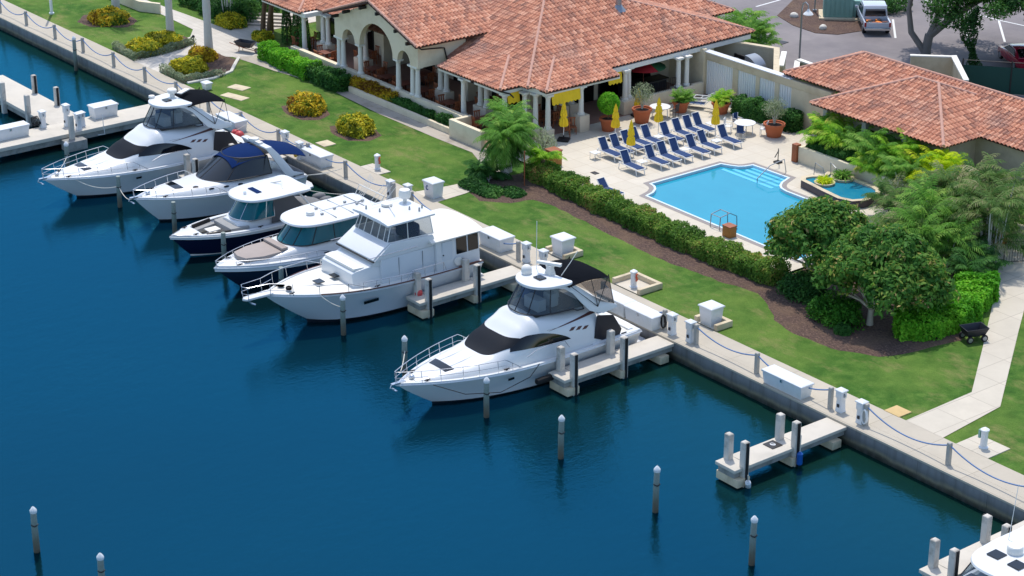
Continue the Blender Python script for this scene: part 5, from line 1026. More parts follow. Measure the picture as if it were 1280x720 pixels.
rows=[[(-23.3,15.13),(-23.33,16.06),(-23.48,17.08),(-23.6,17.9),(-23.5,18.75),(-23.2,20.06),(-23.27,21.15),(-23.33,22.1),(-23.35,22.95)],[(-20.6,14.57),(-20.45,16.38),(-20.47,17.4),(-20.5,18.39),(-20.4,19.7),(-20.55,20.8),(-20.58,22.55)]]
lo=None
for r,row in enumerate(rows):
    for i,(x,y) in enumerate(row):
        lb=f'navy sun lounger, {ORD[i]} from the left in the row {"nearest the pool" if r else "nearest the restaurant"}'
        if lo is None: lo=lounger(); lo.location=(x,y,DZ); lo['label']=lb
        else: dup(lo,(x,y,DZ),random.uniform(-.04,.04),lb)
dup(lo,(-18.3,10.85,DZ),R(4),'lone navy sun lounger half hidden behind the hedge',(1,1,.72))
t=thing('stacked_lounger','pile of folded white framed loungers between two palm pots','sun lounger',(-26.9,26.2,DZ),R(30))
m=MB()
for k in range(3):
    z=.3+.22*k
    for s in (-.31,.31): m.tube([(-.9,s,z),(.5,s,z+.05),(.95,s,z+.5-.1*k)],.03,6)
    for x in (-.8,-.3,.2): m.tube([(x,-.31,z),(x,.31,z)],.02,5)
m.build('frame',WMET,t); MB().box(-.8,.4,-.28,.28,.3,.33).build('sling',NSLING,t)
def side_table(x,y,l):
    t=thing('side_table',l,'side table',(x,y,DZ),0,'low white side tables'); MB().rbox((0,0,.42),(.52,.52,.035)).build('top',WMET,t,bevel=.01)
    for a in (-.22,.22):
        for b in (-.22,.22): MB().cyl((a,b,0),(a,b,.41),.018,n=6).build('leg',WMET,t)
for x,y,l in ((-23.3,14.3,'low white side table left of the restaurant side row'),(-20.3,15.45,'low white side table by the first loungers of the pool side row'),(-20.4,19.05,'low white side table midway along the pool side row'),(-23.1,23.75,'low white side table at the far end of the restaurant side row'),(-20.4,21.7,'low white side table beside the last pool side lounger'),(-23.2,19.4,'low white side table midway along the restaurant side row')): side_table(x,y,l)
def umbrella(x,y,h,l,base=True,s=1):
    t=thing('closed_umbrella',l,'umbrella',(x,y,DZ),random.uniform(0,3),'closed yellow umbrellas')
    MB().cyl((0,0,0),(0,0,h-.1),.025,n=8).build('pole',WMET,t)
    rg=[]
    for z,r in ((h*.36,.2),(h*.4,.25),(h*.52,.22),(h*.6,.13),(h*.62,.2),(h*.76,.15),(h*.79,.08),(h*.81,.13),(h*.93,.07),(h,.015)):
        rg.append([((r*(1+.22*math.cos(k*math.pi)))*math.cos(k*math.pi/8)*s,(r*(1+.22*math.cos(k*math.pi)))*math.sin(k*math.pi/8)*s,z) for k in range(16)])
    MB().loft(rg).build('canopy',YEL,t,smooth=60)
    MB().lathe([(.05,h*.6),(.13*s+.02,h*.6),(.14*s+.02,h*.575),(.05,h*.57)]).build('tie',YEL,t)
    if base: MB().rbox((0,0,.06),(.75,.75,.12)).cyl((0,0,.1),(0,0,.35),.05).build('base',BLKRUB,t,bevel=.03)
    return t
for x,y,h,l,b in ((-27.2,15.0,2.62,'closed yellow umbrella on a dark square base by the restaurant corner',True),(-25.2,17.55,2.4,'closed yellow umbrella beside the round topiary pot',True),(-21.95,16.0,2.5,'closed yellow umbrella standing between the two lounger rows',False),(-24.3,20.35,2.5,'closed yellow umbrella behind the restaurant side row',False),(-21.75,22.85,2.5,'closed yellow umbrella by the round table with white chairs',False),(-28.0,21.9,1.9,'small closed yellow umbrella leaning in the shade behind the olive pot',True)): umbrella(x,y,h,l,b)
def pot(x,y,r,h,l,kind):
    t=thing('potted_plant',l,'potted plant',(x,y,DZ)); p=MB().lathe([(r*.68,0),(r*.7,.02),(r*.94,h-.14),(r*1.06,h-.13),(r*1.06,h),(r*.9,h),(r*.86,h-.1),(.02,h-.1)],n=22).build('pot',TERRA,t,smooth=35)
    MB().lathe([(r*.87,h-.12),(r*.5,h-.07),(.02,h-.05)],n=16).build('soil',SOIL,t); lf=LEAF()
    if kind=='ball':
        MB().tube([(0,0,h-.1),(.02,0,h+.6)],.05,7).build('stem',TRUNKB,t); c=np.array([0,0,h+.95]); d=RNG.normal(0,1,(3400,3)); d/=np.linalg.norm(d,axis=1,keepdims=True); lf.leaves(c+d*(RNG.uniform(.72,1,(3400,1))**.5)*.72,d,.06,clumptint(d*2,.6,3)*.7+.2,.6,.8); lf.build('foliage',LF_BRIGHT,t)
    elif kind=='palm':
        for k in range(34): frond(lf,(random.uniform(-.08,.08),random.uniform(-.08,.08),h-.05),random.uniform(0,6.28),random.uniform(.45,1.45),random.uniform(.9,1.25),.34,.9,16,random.uniform(.3,.8),.8)
        lf.build('foliage',LF_PALM,t)
    elif kind=='yellow':
        for k in range(34): frond(lf,(random.uniform(-.1,.1),random.uniform(-.1,.1),h-.05),random.uniform(0,6.28),random.uniform(.5,1.5),random.uniform(.95,1.4),.34,1.0,16,random.uniform(.3,1),.8)
        lf.build('foliage',LF_ARECA,t)
    else:
        m=MB(); 
        for k in range(7):
            a=k*.9; m.tube([(0,0,h-.1),(.15*math.cos(a),.15*math.sin(a),h+.5),(.5*math.cos(a)*(.5+.2*(k%3)),.5*math.sin(a)*(.5+.2*(k%3)),h+1.2)],[.035,.025,.01],6)
        m.build('stem',TRUNKG,t); c=np.array([0,0,h+1.0]); d=RNG.normal(0,1,(1500,3)); d/=np.linalg.norm(d,axis=1,keepdims=True); q=c+d*RNG.uniform(.35,1,(1500,1))*np.array([.85,.85,.75]); lf.leaves(q,d,.065,RNG.uniform(0,1,1500),.3); lf.build('foliage',LF_OLIVE,t)
pot(-27.0,18.5,.55,.85,'round clipped topiary ball in a terracotta pot','ball'); pot(-26.9,21.25,.62,.95,'wispy grey green olive in a large terracotta pot','olive'); pot(-27.0,24.7,.55,.75,'green spiky palm in a terracotta pot','palm'); pot(-25.2,26.6,.6,.75,'yellow green palm in a terracotta pot by the shutter wall','yellow'); pot(-19.7,26.0,.66,.85,'large terracotta pot with a wispy grey shrub near the planter palms','olive')
def chair(x,y,rz,l,mat=WMET,seat=WMET,z=DZ,group='white pool chairs'):
    t=thing('chair',l,'chair',(x,y,z),rz,group); MB().rbox((0,0,.44),(.46,.46,.04)).build('seat',seat,t,bevel=.01)
    MB().rbox((-.23,0,.72),(.035,.46,.46),0,0,-.12).build('backrest',seat,t,bevel=.01)
    for a in (-.2,.2):
        for b in (-.2,.2): MB().cyl((a,b,0),(a,b,.43 if a>0 else .95),.02,n=6).build('leg',mat,t)
    for b in (-.24,.24): MB().tube([(-.2,b,.66),(.18,b,.66),(.2,b,.44)],.02,6).build('armrest',mat,t)
    return t
def rtable(x,y,r,l,mat=WMET,z=DZ,group=None):
    t=thing('round_table',l,'table',(x,y,z),0,group); MB().lathe([(.02,.70),(r,.70),(r,.735),(.02,.74)],n=24).build('top',mat,t)
    for k in range(4): a=k*1.57+.6; MB().tube([(r*.7*math.cos(a),r*.7*math.sin(a),.7),(r*.75*math.cos(a),r*.75*math.sin(a),0)],.03,6).build('leg',mat,t)
    return t
rtable(-27.0,22.9,.68,'white round table beside the olive pot'); rtable(-21.2,24.9,.68,'white round table with chairs near the shutter wall')
chair(-26.4,23.6,R(200),'dark chair behind the white round table by the olive pot',BLACKP,BLACKP,group=None)
chair(-22.3,25.3,0,'white chair with navy sling behind the round table',WMET,NSLING); chair(-20.6,24.0,R(120),'white chair with navy sling in front of the round table',WMET,NSLING); chair(-20.2,25.6,R(215),'white metal chair right of the round table',WMET,WMET); chair(-22.0,24.2,R(35),'white metal chair left of the round table',WMET,WMET)
# pool rails, spa, planters
t=thing('pool_handrail','steel handrail hoops at the near pool edge','handrail',(-10.2,12.5,1.08))
for y in (-.0,.75): MB().tube([(y-.3,-.55,0),(y-.3,-.5,.75),(y-.3,.2,.85),(y-.3,.75,.55),(y-.3,.8,-.1)],.03,6).build('hoop',GALV,t)
MB().tube([(-.3,-.5,.75),(.45,-.5,.75)],.025,6).tube([(-.3,.2,.85),(.45,.2,.85)],.025,6).build('crossbar',GALV,t)
t=thing('pool_handrail','steel handrail on the pool alcove steps','handrail',(-14.4,20.6,1.08)); MB().tube([(0,1.2,0),(0,1.0,.85),(0,-.2,.7),(0,-1.2,.1),(0,-1.2,-.15)],.028,6).build('rail',GALV,t)
t=thing('wooden_box','honey coloured timber box at the near pool edge behind the hedge','box',(-8.75,11.75,1.08)); MB().box(-.3,.3,-.26,.26,0,.62).build('body',WOODB,t,bevel=.02); MB().box(-.33,.33,-.29,.29,.62,.67).build('lid',BROWNW,t,bevel=.01)
t=thing('wooden_box','honey coloured timber box beside the palm at the hedge end','box',(-24.0,11.6,1.08)); MB().box(-.38,.38,-.35,.35,0,.95).build('body',WOODB,t,bevel=.02); MB().box(-.42,.42,-.39,.39,.95,1.0).build('lid',BROWNW,t,bevel=.01)
SP=[(-11.95,20.5),(-10.95,20.35),(-10.2,20.2),(-8.4,19.95),(-7.55,20.25),(-7.2,20.9),(-7.2,22.2),(-7.9,23.0),(-8.6,23.2),(-10.1,23.25),(-11.2,23.2),(-12.0,22.85),(-11.75,22.2),(-12.2,21.6),(-12.35,21.0)]
SPo=offset(SP,.0); SPi=offset(SP,-.3)
s=thing('spa_pool','raised spa pool with dark tiled sides and two planted islands','spa',(0,0,0)); MB().sheet([SPo,list(reversed(SPi))],1.56).loft([[(x,y,1.56) for x,y in SPi],[(x,y,1.2) for x,y in SPi]],True,(False,False)).build('rim',CURB,s); MB().loft([[(x,y,1.06) for x,y in offset(SP,-.04)],[(x,y,1.555) for x,y in offset(SP,-.04)]],True,(False,False)).build('tile_side',pm('dark purple tile',(70,62,70),.5,.2,5),s); MB().sheet([offset(SP,-.28)],1.46).build('water',SPAW,s)
for i,(x,y,k) in enumerate(((-10.75,21.3,.55),(-10.7,22.75,.72))):
    MB().lathe([(.5+.1*i,1.2),(.62+.1*i,1.6),(.5+.1*i,1.6),(.45,1.55),(.02,1.56)],(x,y,0),18).build('planter_rim',CURB,s); t=thing('ornamental_grass',('yellow green' if i==0 else 'dark green')+' tuft of grass in the spa island','plant',(x,y,1.56)); lf=LEAF()
    for q in range(120): fan(lf,(random.uniform(-.2,.2),random.uniform(-.2,.2),0),random.uniform(0,6.28),random.uniform(.3,1.4),.05,k,4,random.uniform(.2,.9))
    lf.build('foliage',LF_YEL if i==0 else LF_PALM,t)
t=thing('pool_handrail','pair of steel handrails at the spa steps','handrail',(-12.1,22.2,1.08)); MB().tube([(-.6,.2,0),(-.5,.2,.95),(.3,0,.9),(.5,0,.4)],.025,6).tube([(.5,.5,.4),(.45,.5,1.15),(1.0,.4,1.0),(1.1,.4,.4)],.025,6).build('rail',GALV,t)
PW=thing('planter_bed_wall','long cream retaining wall of the raised palm planter','planter wall'); MB().box(-15.2,6,23.6,23.85,1.0,2.1).box(-15.2,-14.95,23.85,28.4,1,2.1).build('wall',STUC,PW,bevel=.02); MB().box(-14.95,6,23.85,28.5,1,1.95).build('soil',SOIL,PW); MB().box(-15.62,-15.22,23.45,23.85,1.0,2.2).build('end_post',BROWNW,PW,bevel=.02)
t=thing('pool_lift','thin dark pool lift arm beside the planter end post','pool lift',(-15.9,22.6,1.08)); MB().tube([(0,0,0),(0,0,.9),(.5,-.5,1.0),(.6,-.9,.7)],.03,6).build('arm',IRON,t); MB().rbox((0,0,.05),(.4,.4,.1)).build('base',IRON,t)
# ================================================================ RESTAURANT FURNITURE
WOODC=BROWNW
def wchair(): 
    t=thing('wooden_chair','x','chair',(0,0,0),0,'brown wooden restaurant chairs'); MB().rbox((0,0,.45),(.48,.48,.05)).build('seat',WOODC,t,bevel=.01); b=MB()
    for y in (-.16,0,.16): b.rbox((-.23,y,.72),(.03,.08,.46),0,0,-.12)
    b.rbox((-.26,0,.97),(.04,.48,.09),0,0,-.12).build('backrest',WOODC,t)
    for a in (-.2,.2):
        for c in (-.2,.2): MB().box(a-.025,a+.025,c-.025,c+.025,0,.43).build('leg',WOODC,t)
    return t
def wtable():
    t=thing('wooden_table','x','table',(0,0,0),0,'dark wooden restaurant tables'); MB().rbox((0,0,.74),(.95,.95,.05)).build('top',DARKW,t,bevel=.01); MB().cyl((0,0,.05),(0,0,.72),.06).build('stem',DARKW,t); MB().rbox((0,0,.03),(.55,.55,.05)).build('foot',IRON,t); return t
wc=wt=None; TZ=1.125
spots=[(-50.6,12.7,'in the left pavilion near the corner column'),(-48.9,14.9,'in the left pavilion at the back'),(-54.6,13.4,'outside behind the clipped hedge'),(-45.3,13.1,'behind the left small arch'),(-43.2,12.7,'left under the big arch'),(-41.2,12.8,'right under the big arch'),(-42.2,15.0,'at the back under the big arch'),(-39.2,12.9,'behind the right small arch'),(-36.0,12.6,'in the open bay right of the gable'),(-35.0,15.0,'at the back of the open bay'),(-31.9,12.4,'by the garden wall corner'),(-30.4,16.3,'behind the yellow corner awning')]
sd=['facing the lawn','backing the lawn','on its left side','on its right side']
for x,y,w_ in spots:
    lb=f'dark wooden table {w_}'
    if wt is None: wt=wtable(); wt.location=(x,y,TZ); wt['label']=lb
    else: dup(wt,(x,y,TZ),0,lb)
    for k in range(4):
        a=[R(90),R(-90),0,R(180)][k]; px,py=x-.68*math.cos(a),y-.68*math.sin(a); lb=f'brown wooden chair {sd[[1,0,2,3][k]]}, table {w_}'
        if wc is None: wc=wchair(); wc.location=(px,py,TZ); wc.rotation_euler=(0,0,a); wc['label']=lb
        else: dup(wc,(px,py,TZ),a+random.uniform(-.2,.2),lb)
for x,y,rz,l in ((-27.75,15.7,2.5,'pale wooden chair just behind the yellow umbrella at the corner'),(-27.9,16.3,-.5,'pale wooden chair beside the stone pedestal')):
    c=dup(wc,(x,y,DZ),rz,l)
t=thing('market_umbrella','red and green umbrella in the shaded side porch','umbrella',(-30.6,24.6,1.12)); MB().cyl((0,0,0),(0,0,2.5),.03).build('pole',DARKW,t); MB().loft([[(1.5*math.cos(a),1.5*math.sin(a),2.2) for a in np.linspace(0,3.14,9)]+[(0,0,2.2)],[(.05*math.cos(a),.05*math.sin(a),2.75) for a in np.linspace(0,3.14,9)]+[(0,0,2.75)]]).build('canopy',GREENC,t); MB().loft([[(1.5*math.cos(a),1.5*math.sin(a),2.19) for a in np.linspace(3.15,6.27,9)]+[(0,0,2.19)],[(.05*math.cos(a),.05*math.sin(a),2.74) for a in np.linspace(3.15,6.27,9)]+[(0,0,2.74)]]).build('canopy',REDC,t)
t=thing('bar_counter','dark bar counter in the shaded side porch','counter',(-30.9,24.8,1.12)); MB().box(-.4,.4,-1.8,1.8,0,1.05).build('body',BLACKP,t); MB().box(-.5,.5,-1.9,1.9,1.05,1.12).build('top',DARKM,t)
# ================================================================ VEHICLES AND STREET FURNITURE
def wheel(par,x,y,r=.38,w_=.26):
    a=MB().tube([(x,y-w_/2,r),(x,y-w_/2+.04,r),(x,y+w_/2-.04,r),(x,y+w_/2,r)],[r*.9,r,r,r*.9],18).build('wheel',BLKRUB,par); MB().tube([(x,y-w_/2-.01,r),(x,y+w_/2+.01,r)],r*.6,12).build('rim',GALV,a); return a
# pickup: local +x forward
t=thing('pickup_truck','silver pickup truck with orange cargo in its open bed','pickup truck',(-33.6,50.0,.99),R(140.5))
def body_loft(secs): return MB().loft([[(x,s_*w_,z) for s_,z in q] for x,w_,q in secs])
W_=.98
m=MB().loft([[(x,-W_*k,.5),(x,-W_*k,h),(x,W_*k,h),(x,W_*k,.5)] for x,k,h in ((-1.0,1,1.02),(.2,1,1.05),(1.6,.99,1.08),(3.0,.97,1.02),(3.35,.9,.9),(3.45,.84,.7))])
m.box(-2.45,-1.0,-W_,-W_+.12,.5,1.02).box(-2.45,-1.0,W_-.12,W_,.5,1.02).box(-2.4,-1.0,-W_+.12,W_-.12,.5,.66); m.build('body',SILV,t,bevel=.05)
MB().loft([[(x,-y,z0_),(x,-y*.9,z1__),(x,y*.9,z1__),(x,y,z0_)] for x,y,z0_,z1__ in ((-.95,.93,1.0,1.45),(-.7,.93,1.03,1.82),(.4,.93,1.05,1.88),(1.1,.92,1.06,1.75),(1.95,.9,1.06,1.12))]).build('cab',SILV,t,bevel=.04)
MB().loft([[(-1.0,-.78,1.12),(-1.0,.78,1.12),(-.985,.74,1.5),(-.985,-.74,1.5)],[(-.83,-.78,1.12),(-.83,.78,1.12),(-.76,.72,1.66),(-.76,-.72,1.66)]]).build('rear_window',BLACKG,t)
MB().loft([[(1.9,-.82,1.16),(1.9,.82,1.16),(1.25,.78,1.68),(1.25,-.78,1.68)],[(1.97,-.8,1.18),(1.97,.8,1.18),(1.3,.76,1.7),(1.3,-.76,1.7)]]).build('windscreen',BLACKG,t)
for s_ in (-1,1):
    MB().loft([[(x,s_*(.94 if z<1.3 else .875),z) for x,z in ((-.6,1.12),(1.5,1.12),(1.0,1.62),(-.55,1.68))],[(x,s_*(.9 if z<1.3 else .84),z) for x,z in ((-.6,1.12),(1.5,1.12),(1.0,1.62),(-.55,1.68))]]).build('side_window',BLACKG,t)
    MB().box(-2.5,-2.42,s_*.9-.07,s_*.9+.07,.68,1.0).build('tail_light',TAILR,t,bevel=.02); MB().rbox((1.4,s_*1.1,1.2),(.12,.2,.18)).build('mirror',SILV,t,bevel=.03)
MB().box(-2.47,-2.4,-.85,.85,.52,.99).build('tailgate',SILV,t,bevel=.02); MB().box(-2.62,-2.45,-.95,.95,.45,.62).build('bumper',CHROME,t,bevel=.03); MB().box(-2.35,-1.02,-.84,.84,.66,.7).build('bed_floor',BLACKP,t)
for k in range(12):
    MB().rbox((random.uniform(-2.1,-1.2),random.uniform(-.65,.65),.8),(random.uniform(.2,.4),random.uniform(.2,.4),random.uniform(.15,.3)),random.uniform(0,3)).build('cargo_box',AMB if k%3==0 else (DARKW if k%3==1 else BLACKP),t)
for x in (-1.6,2.35):
    for y in (-.86,.86): wheel(t,x,y)
# red car
t=thing('red_car','crimson car half hidden behind the green screened fence','car',(-20.7,51.0,.99),R(150))
MB().loft([[(x,-w_,.3),(x,-w_,h),(x,w_,h),(x,w_,.3)] for x,w_,h in ((-2.2,.78,.72),(-1.9,.86,.86),(-.8,.9,.9),(1,.9,.9),(1.9,.86,.8),(2.25,.7,.6))]).build('body',REDP,t,bevel=.08); MB().loft([[(x,-w_,z0_),(x,-w_*.82,z1__),(x,w_*.82,z1__),(x,w_,z0_)] for x,w_,z0_,z1__ in ((-1.7,.8,.86,.92),(-.9,.82,.88,1.36),(.2,.82,.9,1.42),(1.2,.8,.9,.96))]).build('cab',REDP,t,bevel=.05)
MB().loft([[(-1.66,-.66,.95),(-1.66,.66,.95),(-.95,.6,1.34),(-.95,-.6,1.34)],[(-1.72,-.66,.98),(-1.72,.66,.98),(-1.0,.6,1.37),(-1.0,-.6,1.37)]]).build('rear_window',BLACKG,t)
for s_ in (-1,1):
    MB().loft([[(x,s_*(.835 if z<1.1 else .72),z) for x,z in ((-1.2,.95),(.95,.97),(.2,1.36),(-.8,1.3))],[(x,s_*(.8 if z<1.1 else .69),z) for x,z in ((-1.2,.95),(.95,.97),(.2,1.36),(-.8,1.3))]]).build('side_window',BLACKG,t); MB().box(-2.22,-2.12,s_*.62-.14,s_*.62+.14,.6,.74).build('tail_light',TAILR,t)
for x in (-1.35,1.4):
    for y in (-.78,.78): wheel(t,x,y,.32,.2)
t=thing('lamp_post','white hooked lamp post with bell shade by the low walls','street lamp',(-31.2,39.9,.99)); MB().tube([(0,0,0),(0,0,3.6),(.08,0,3.95),(.32,0,4.12),(.56,0,3.98),(.62,0,3.65)],[.07,.055,.05,.045,.04,.04],8).build('pole',GALV,t); MB().lathe([(.34,3.28),(.36,3.32),(.26,3.45),(.12,3.56),(.06,3.7)],(.62,0,0),16).build('lamp_shade',WMET,t)
t=thing('lamp_post','grey sign pole at the planted island cut by the top edge','pole',(-39.2,49.6,1.0)); MB().cyl((0,0,0),(0,0,5),.06,n=10).build('pole',GALV,t); MB().cyl((0,0,0),(0,0,.2),.16,n=10).build('base',GALV,t)
t=thing('transformer_cabinet','green ribbed utility transformer cabinet on a concrete pad','utility cabinet',(-37.3,50.1,1.03),R(45)); MB().box(-1.1,1.1,-.9,.9,.12,1.75).build('cabinet',GREENM,t,bevel=.04); MB().box(-1.15,1.15,-.95,.95,1.75,1.85).build('lid',GREENM,t,bevel=.02); m=MB()
for k in range(6): m.box(-1.0+.36*k,-.96+.36*k,-.97,-.9,.25,1.65)
m.build('ribs',GREENM,t); MB().box(1.1,1.9,-.6,.6,.12,1.35).build('side_box',GREENM,t,bevel=.04); MB().box(-1.4,2.2,-1.3,1.3,-.02,.12).build('pad',CURB,t)
for x,y,l in ((-39.1,47.3,'white limestone rock on the left of the mulch island'),(-35.4,46.6,'white limestone rock near the mulch island edge')):
    o=MB().ball((0,0,0),(.35,.28,.26),9,6).build('rock',ROCK); o.location=(x,y,1.12); o.rotation_euler=(.2,.1,random.uniform(0,3)); tag(o,l,'rock')
# wheelbarrow and garden cart
t=thing('wheelbarrow','dark blue black wheelbarrow standing on the plaza','wheelbarrow',(-56.7,9.75,.99),R(25)); MB().loft([[(x*s,y*s,z) for x,y in ((-.75,-.42),(.75,-.36),(.75,.36),(-.75,.42))] for s,z in ((.62,.38),(1,.78),(.96,.78),(.6,.42))]).build('tub',BLACKP,t); 
for s_ in (-.26,.26): MB().tube([(.95,s_*.3,.2),(0,s_,.36),(-1.15,s_*1.2,.62)],.03,6).tube([(-.35,s_,.38),(-.45,s_,0)],.025,6).build('handle',WOODB if s_>0 else BROWNW,t)
wheel(t,.95,0,.2,.1)
t=thing('garden_cart','dark garden cart parked between bright hedge and path','cart',(8.7,11.7,.98),R(70)); MB().loft([[(x*s,y*s,z) for x,y in ((-.62,-.42),(.62,-.42),(.62,.42),(-.62,.42))] for s,z in ((.75,.32),(1,.72),(.95,.72),(.72,.36))]).build('tub',BLACKP,t,bevel=.01); MB().tube([(.6,0,.3),(.72,0,.6),(.72,-.15,.6),(.72,.15,.6)],.02,6).build('handle',IRON,t)
for x in (-.4,.4):
    for y in (-.38,.38): wheel(t,x,y,.19,.1)
t=thing('garden_gate','black metal gate between path and palms at right edge','gate',(3.2,20.6,1.0),R(60)); m=MB().tube([(0,0,0),(0,0,1.3),(1.8,0,1.3),(1.8,0,0)],.035,6); m.tube([(0,0,.15),(1.8,0,.15)],.025,6); m.build('frame',IRON,t); m=MB()
for k in range(1,12): m.cyl((k*.15,0,.15),(k*.15,0,1.3),.012,n=5)
m.build('bars',IRON,t)
t=thing('wooden_box','orange brown timber gate post box at right edge','box',(.9,22.9,1.0)); MB().box(-.4,.4,-.3,.3,0,1.3).build('body',WOODB,t,bevel=.02)
t=thing('flagpole','white flagpole on far lawn cut by the top edge','flagpole',(-74.7,3.5,.97)); MB().cyl((0,0,0),(0,0,9),.12,.08,10).build('pole',WMET,t); MB().lathe([(.2,0),(.2,.1),(.12,.15)]).build('base',WMET,t)
for x,y in ((-60.9,7.9),(-59.3,8.3)):
    t=thing('path_light','small dark garden light at the shrub bed edge '+('by the middle palm' if x<-60 else 'by the nearest palm'),'garden light',(x,y,.98)); MB().cyl((0,0,0),(0,0,.5),.03,n=6).build('stake',IRON,t); MB().lathe([(.12,.5),(.1,.58),(.03,.64)],n=10).build('shade',IRON,t)
# ================================================================ PLANTS
def shrub(name,label,cat,c,r,n,size,mat,seed=0,asp=.5,group=None,z=.98):
    t=thing(name,label,cat,(c[0],c[1],z),0,group); lf=LEAF(); mound(lf,(0,0,.1*r[2]),(r[0]*.88,r[1]*.88,r[2]*.86),int(n*.6),size,seed,asp); rs=random.Random(seed*7+1)
    for k in range(6):
        a=k*1.05+rs.uniform(-.4,.4); q=rs.uniform(.42,.62); mound(lf,(q*r[0]*math.cos(a),q*r[1]*math.sin(a),rs.uniform(.0,.28)*r[2]),(r[0]*rs.uniform(.36,.5),r[1]*rs.uniform(.36,.5),r[2]*rs.uniform(.5,.74)),int(n*.11),size,seed+k,asp)
    lf.build('foliage',mat,t)
    m=MB()
    for k in range(8): a=k*.8; m.tube([(0,0,0),(.5*r[0]*math.cos(a),.5*r[1]*math.sin(a),.6*r[2])],[.03,.012],5)
    m.build('stems',TRUNKB,t); return t
shrub('croton_bush','yellow orange croton bush on the lawn, nearer the plaza','bush',(-42.4,5.75),(1.5,1.25,1.35),3800,.13,LF_CROT2,1,.42); shrub('croton_bush','yellow croton bush on the lawn, nearer the restaurant corner','bush',(-36.8,5.75),(1.5,1.2,1.25),3800,.13,LF_CROT,2,.42)
for x,y,r,l,mt,s in ((-70.2,6.0,(1.9,1.5,1.0),'croton bush around the farthest palm trunk',LF_CROT2,3),(-61.3,4.1,(1.7,1.25,.95),'croton mass in the bed by the middle palm, nearer the water',LF_CROT,4),(-62.3,6.2,(1.5,1.4,.9),'croton mass in the bed behind the middle palm',LF_CROT,5),(-55.2,4.3,(1.6,1.25,1.0),'croton mass in the nearest bed, nearer the water',LF_CROT,6),(-57.0,6.4,(1.2,1.05,.95),'croton mass behind the nearest palm trunk',LF_CROT2,7)): shrub('croton_bush',l,'bush',(x,y),r,3800,.13,mt,s,.42)
for p,l in (([(-63.4,2.9),(-59.75,2.5),(-60.0,5.0),(-60.9,7.8)],'low green edging hedge of the middle croton bed'),([(-56.2,2.75),(-52.9,2.55),(-52.75,5.4)],'low green edging hedge of the nearest croton bed')):
    t=thing('edging_hedge',l,'hedge'); lf=LEAF(); hedge_leaves(lf,p,.5,.5,260,.07,1,.95); lf.build('foliage',LF_OLIVE,t)
tag(bed('mulch_bed','mulch bed under the middle crotons',[(-63.6,2.7),(-59.6,2.4),(-60,6.5),(-61,8.2),(-63.8,8.4)],.04),None,None); tag(bed('mulch_bed','mulch bed under the nearest crotons',[(-56.4,2.5),(-52.8,2.4),(-52.6,5.6),(-55.2,8.3),(-58.4,8.0)],.04),None,None)
o=MB().tube([(-52.55,2.6,1.0),(-52.4,4.5,1.0),(-53.1,6.4,1.0),(-54.8,7.8,1.0),(-55.6,8.5,1.0)],.13,6).build('border_stone',ROCK); tag(o,'pale stone border curving round the nearest croton bed','border')
def hedge(name,label,path,w_,h,dens,size,mat,seed,z=.98,asp=.5):
    for _ in range(2):
        q=[path[0]]
        for a,b in zip(path,path[1:]): q+=[(a[0]*.75+b[0]*.25,a[1]*.75+b[1]*.25),(a[0]*.25+b[0]*.75,a[1]*.25+b[1]*.75)]
        path=q+[path[-1]]
    t=thing(name,label,'hedge'); lf=LEAF(); hedge_leaves(lf,path,w_,h,dens,size,seed,z,asp); lf.build('foliage',mat,t)
    P=[Vector((x,y,z)) for x,y in path]; m=MB()
    for a,b in zip(P,P[1:]):
        k=max(1,int((b-a).length/.5))
        for i in range(k): q=a.lerp(b,i/k); m.tube([q,q+Vector((random.uniform(-.15,.15),random.uniform(-.15,.15),h*.8))],[.03,.01],5)
    m.build('stems',TRUNKB,t)
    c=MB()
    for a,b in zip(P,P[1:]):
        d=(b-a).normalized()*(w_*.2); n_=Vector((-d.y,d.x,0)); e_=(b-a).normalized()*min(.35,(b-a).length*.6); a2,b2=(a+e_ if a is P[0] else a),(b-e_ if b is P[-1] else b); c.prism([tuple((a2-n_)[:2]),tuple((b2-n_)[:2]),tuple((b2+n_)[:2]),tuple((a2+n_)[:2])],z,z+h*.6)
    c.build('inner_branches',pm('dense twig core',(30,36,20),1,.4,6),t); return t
hedge('flowering_hedge','long dark green and rust tipped hedge between lawn and pool',[(-23.2,9.6),(-18,9.2),(-12,8.95),(-6.5,8.95),(-2.4,9.3)],1.65,.98,560,.075,LF_HEDGE,1)
hedge('clipped_hedge','bright green clipped hedge before the left pavilion',[(-54.6,10.2),(-51.5,9.95),(-48.2,9.95)],1.3,1.1,420,.09,LF_BRIGHT,2)
hedge('clipped_hedge','darker green hedge continuing under the left arches',[(-48.2,10.0),(-44.6,10.05)],1.3,1.1,420,.1,LF_DARK,3)
hedge('croton_hedge','low croton row along the big arch parapet',[(-44.2,10.75),(-39.8,10.8)],.7,.85,420,.1,LF_CROT2,4,1.1,.42); hedge('low_hedge','low green planting at the foot of the parapet',[(-39.8,10.8),(-35.6,10.8)],.6,.6,380,.1,LF_DARK,5,1.1); hedge('low_hedge','small dark green tuft beside the garden wall',[(-34.6,10.8),(-33.0,10.8)],.65,.7,480,.08,LF_DARK,6,1.1)
hedge('clipped_hedge','bright lime green hedge between magnolia and path',[(5.9,9.4),(6.9,10.4),(6.9,12.2),(6.1,14.4),(4.8,16.8)],1.9,1.15,560,.1,LF_BRIGHT,7)
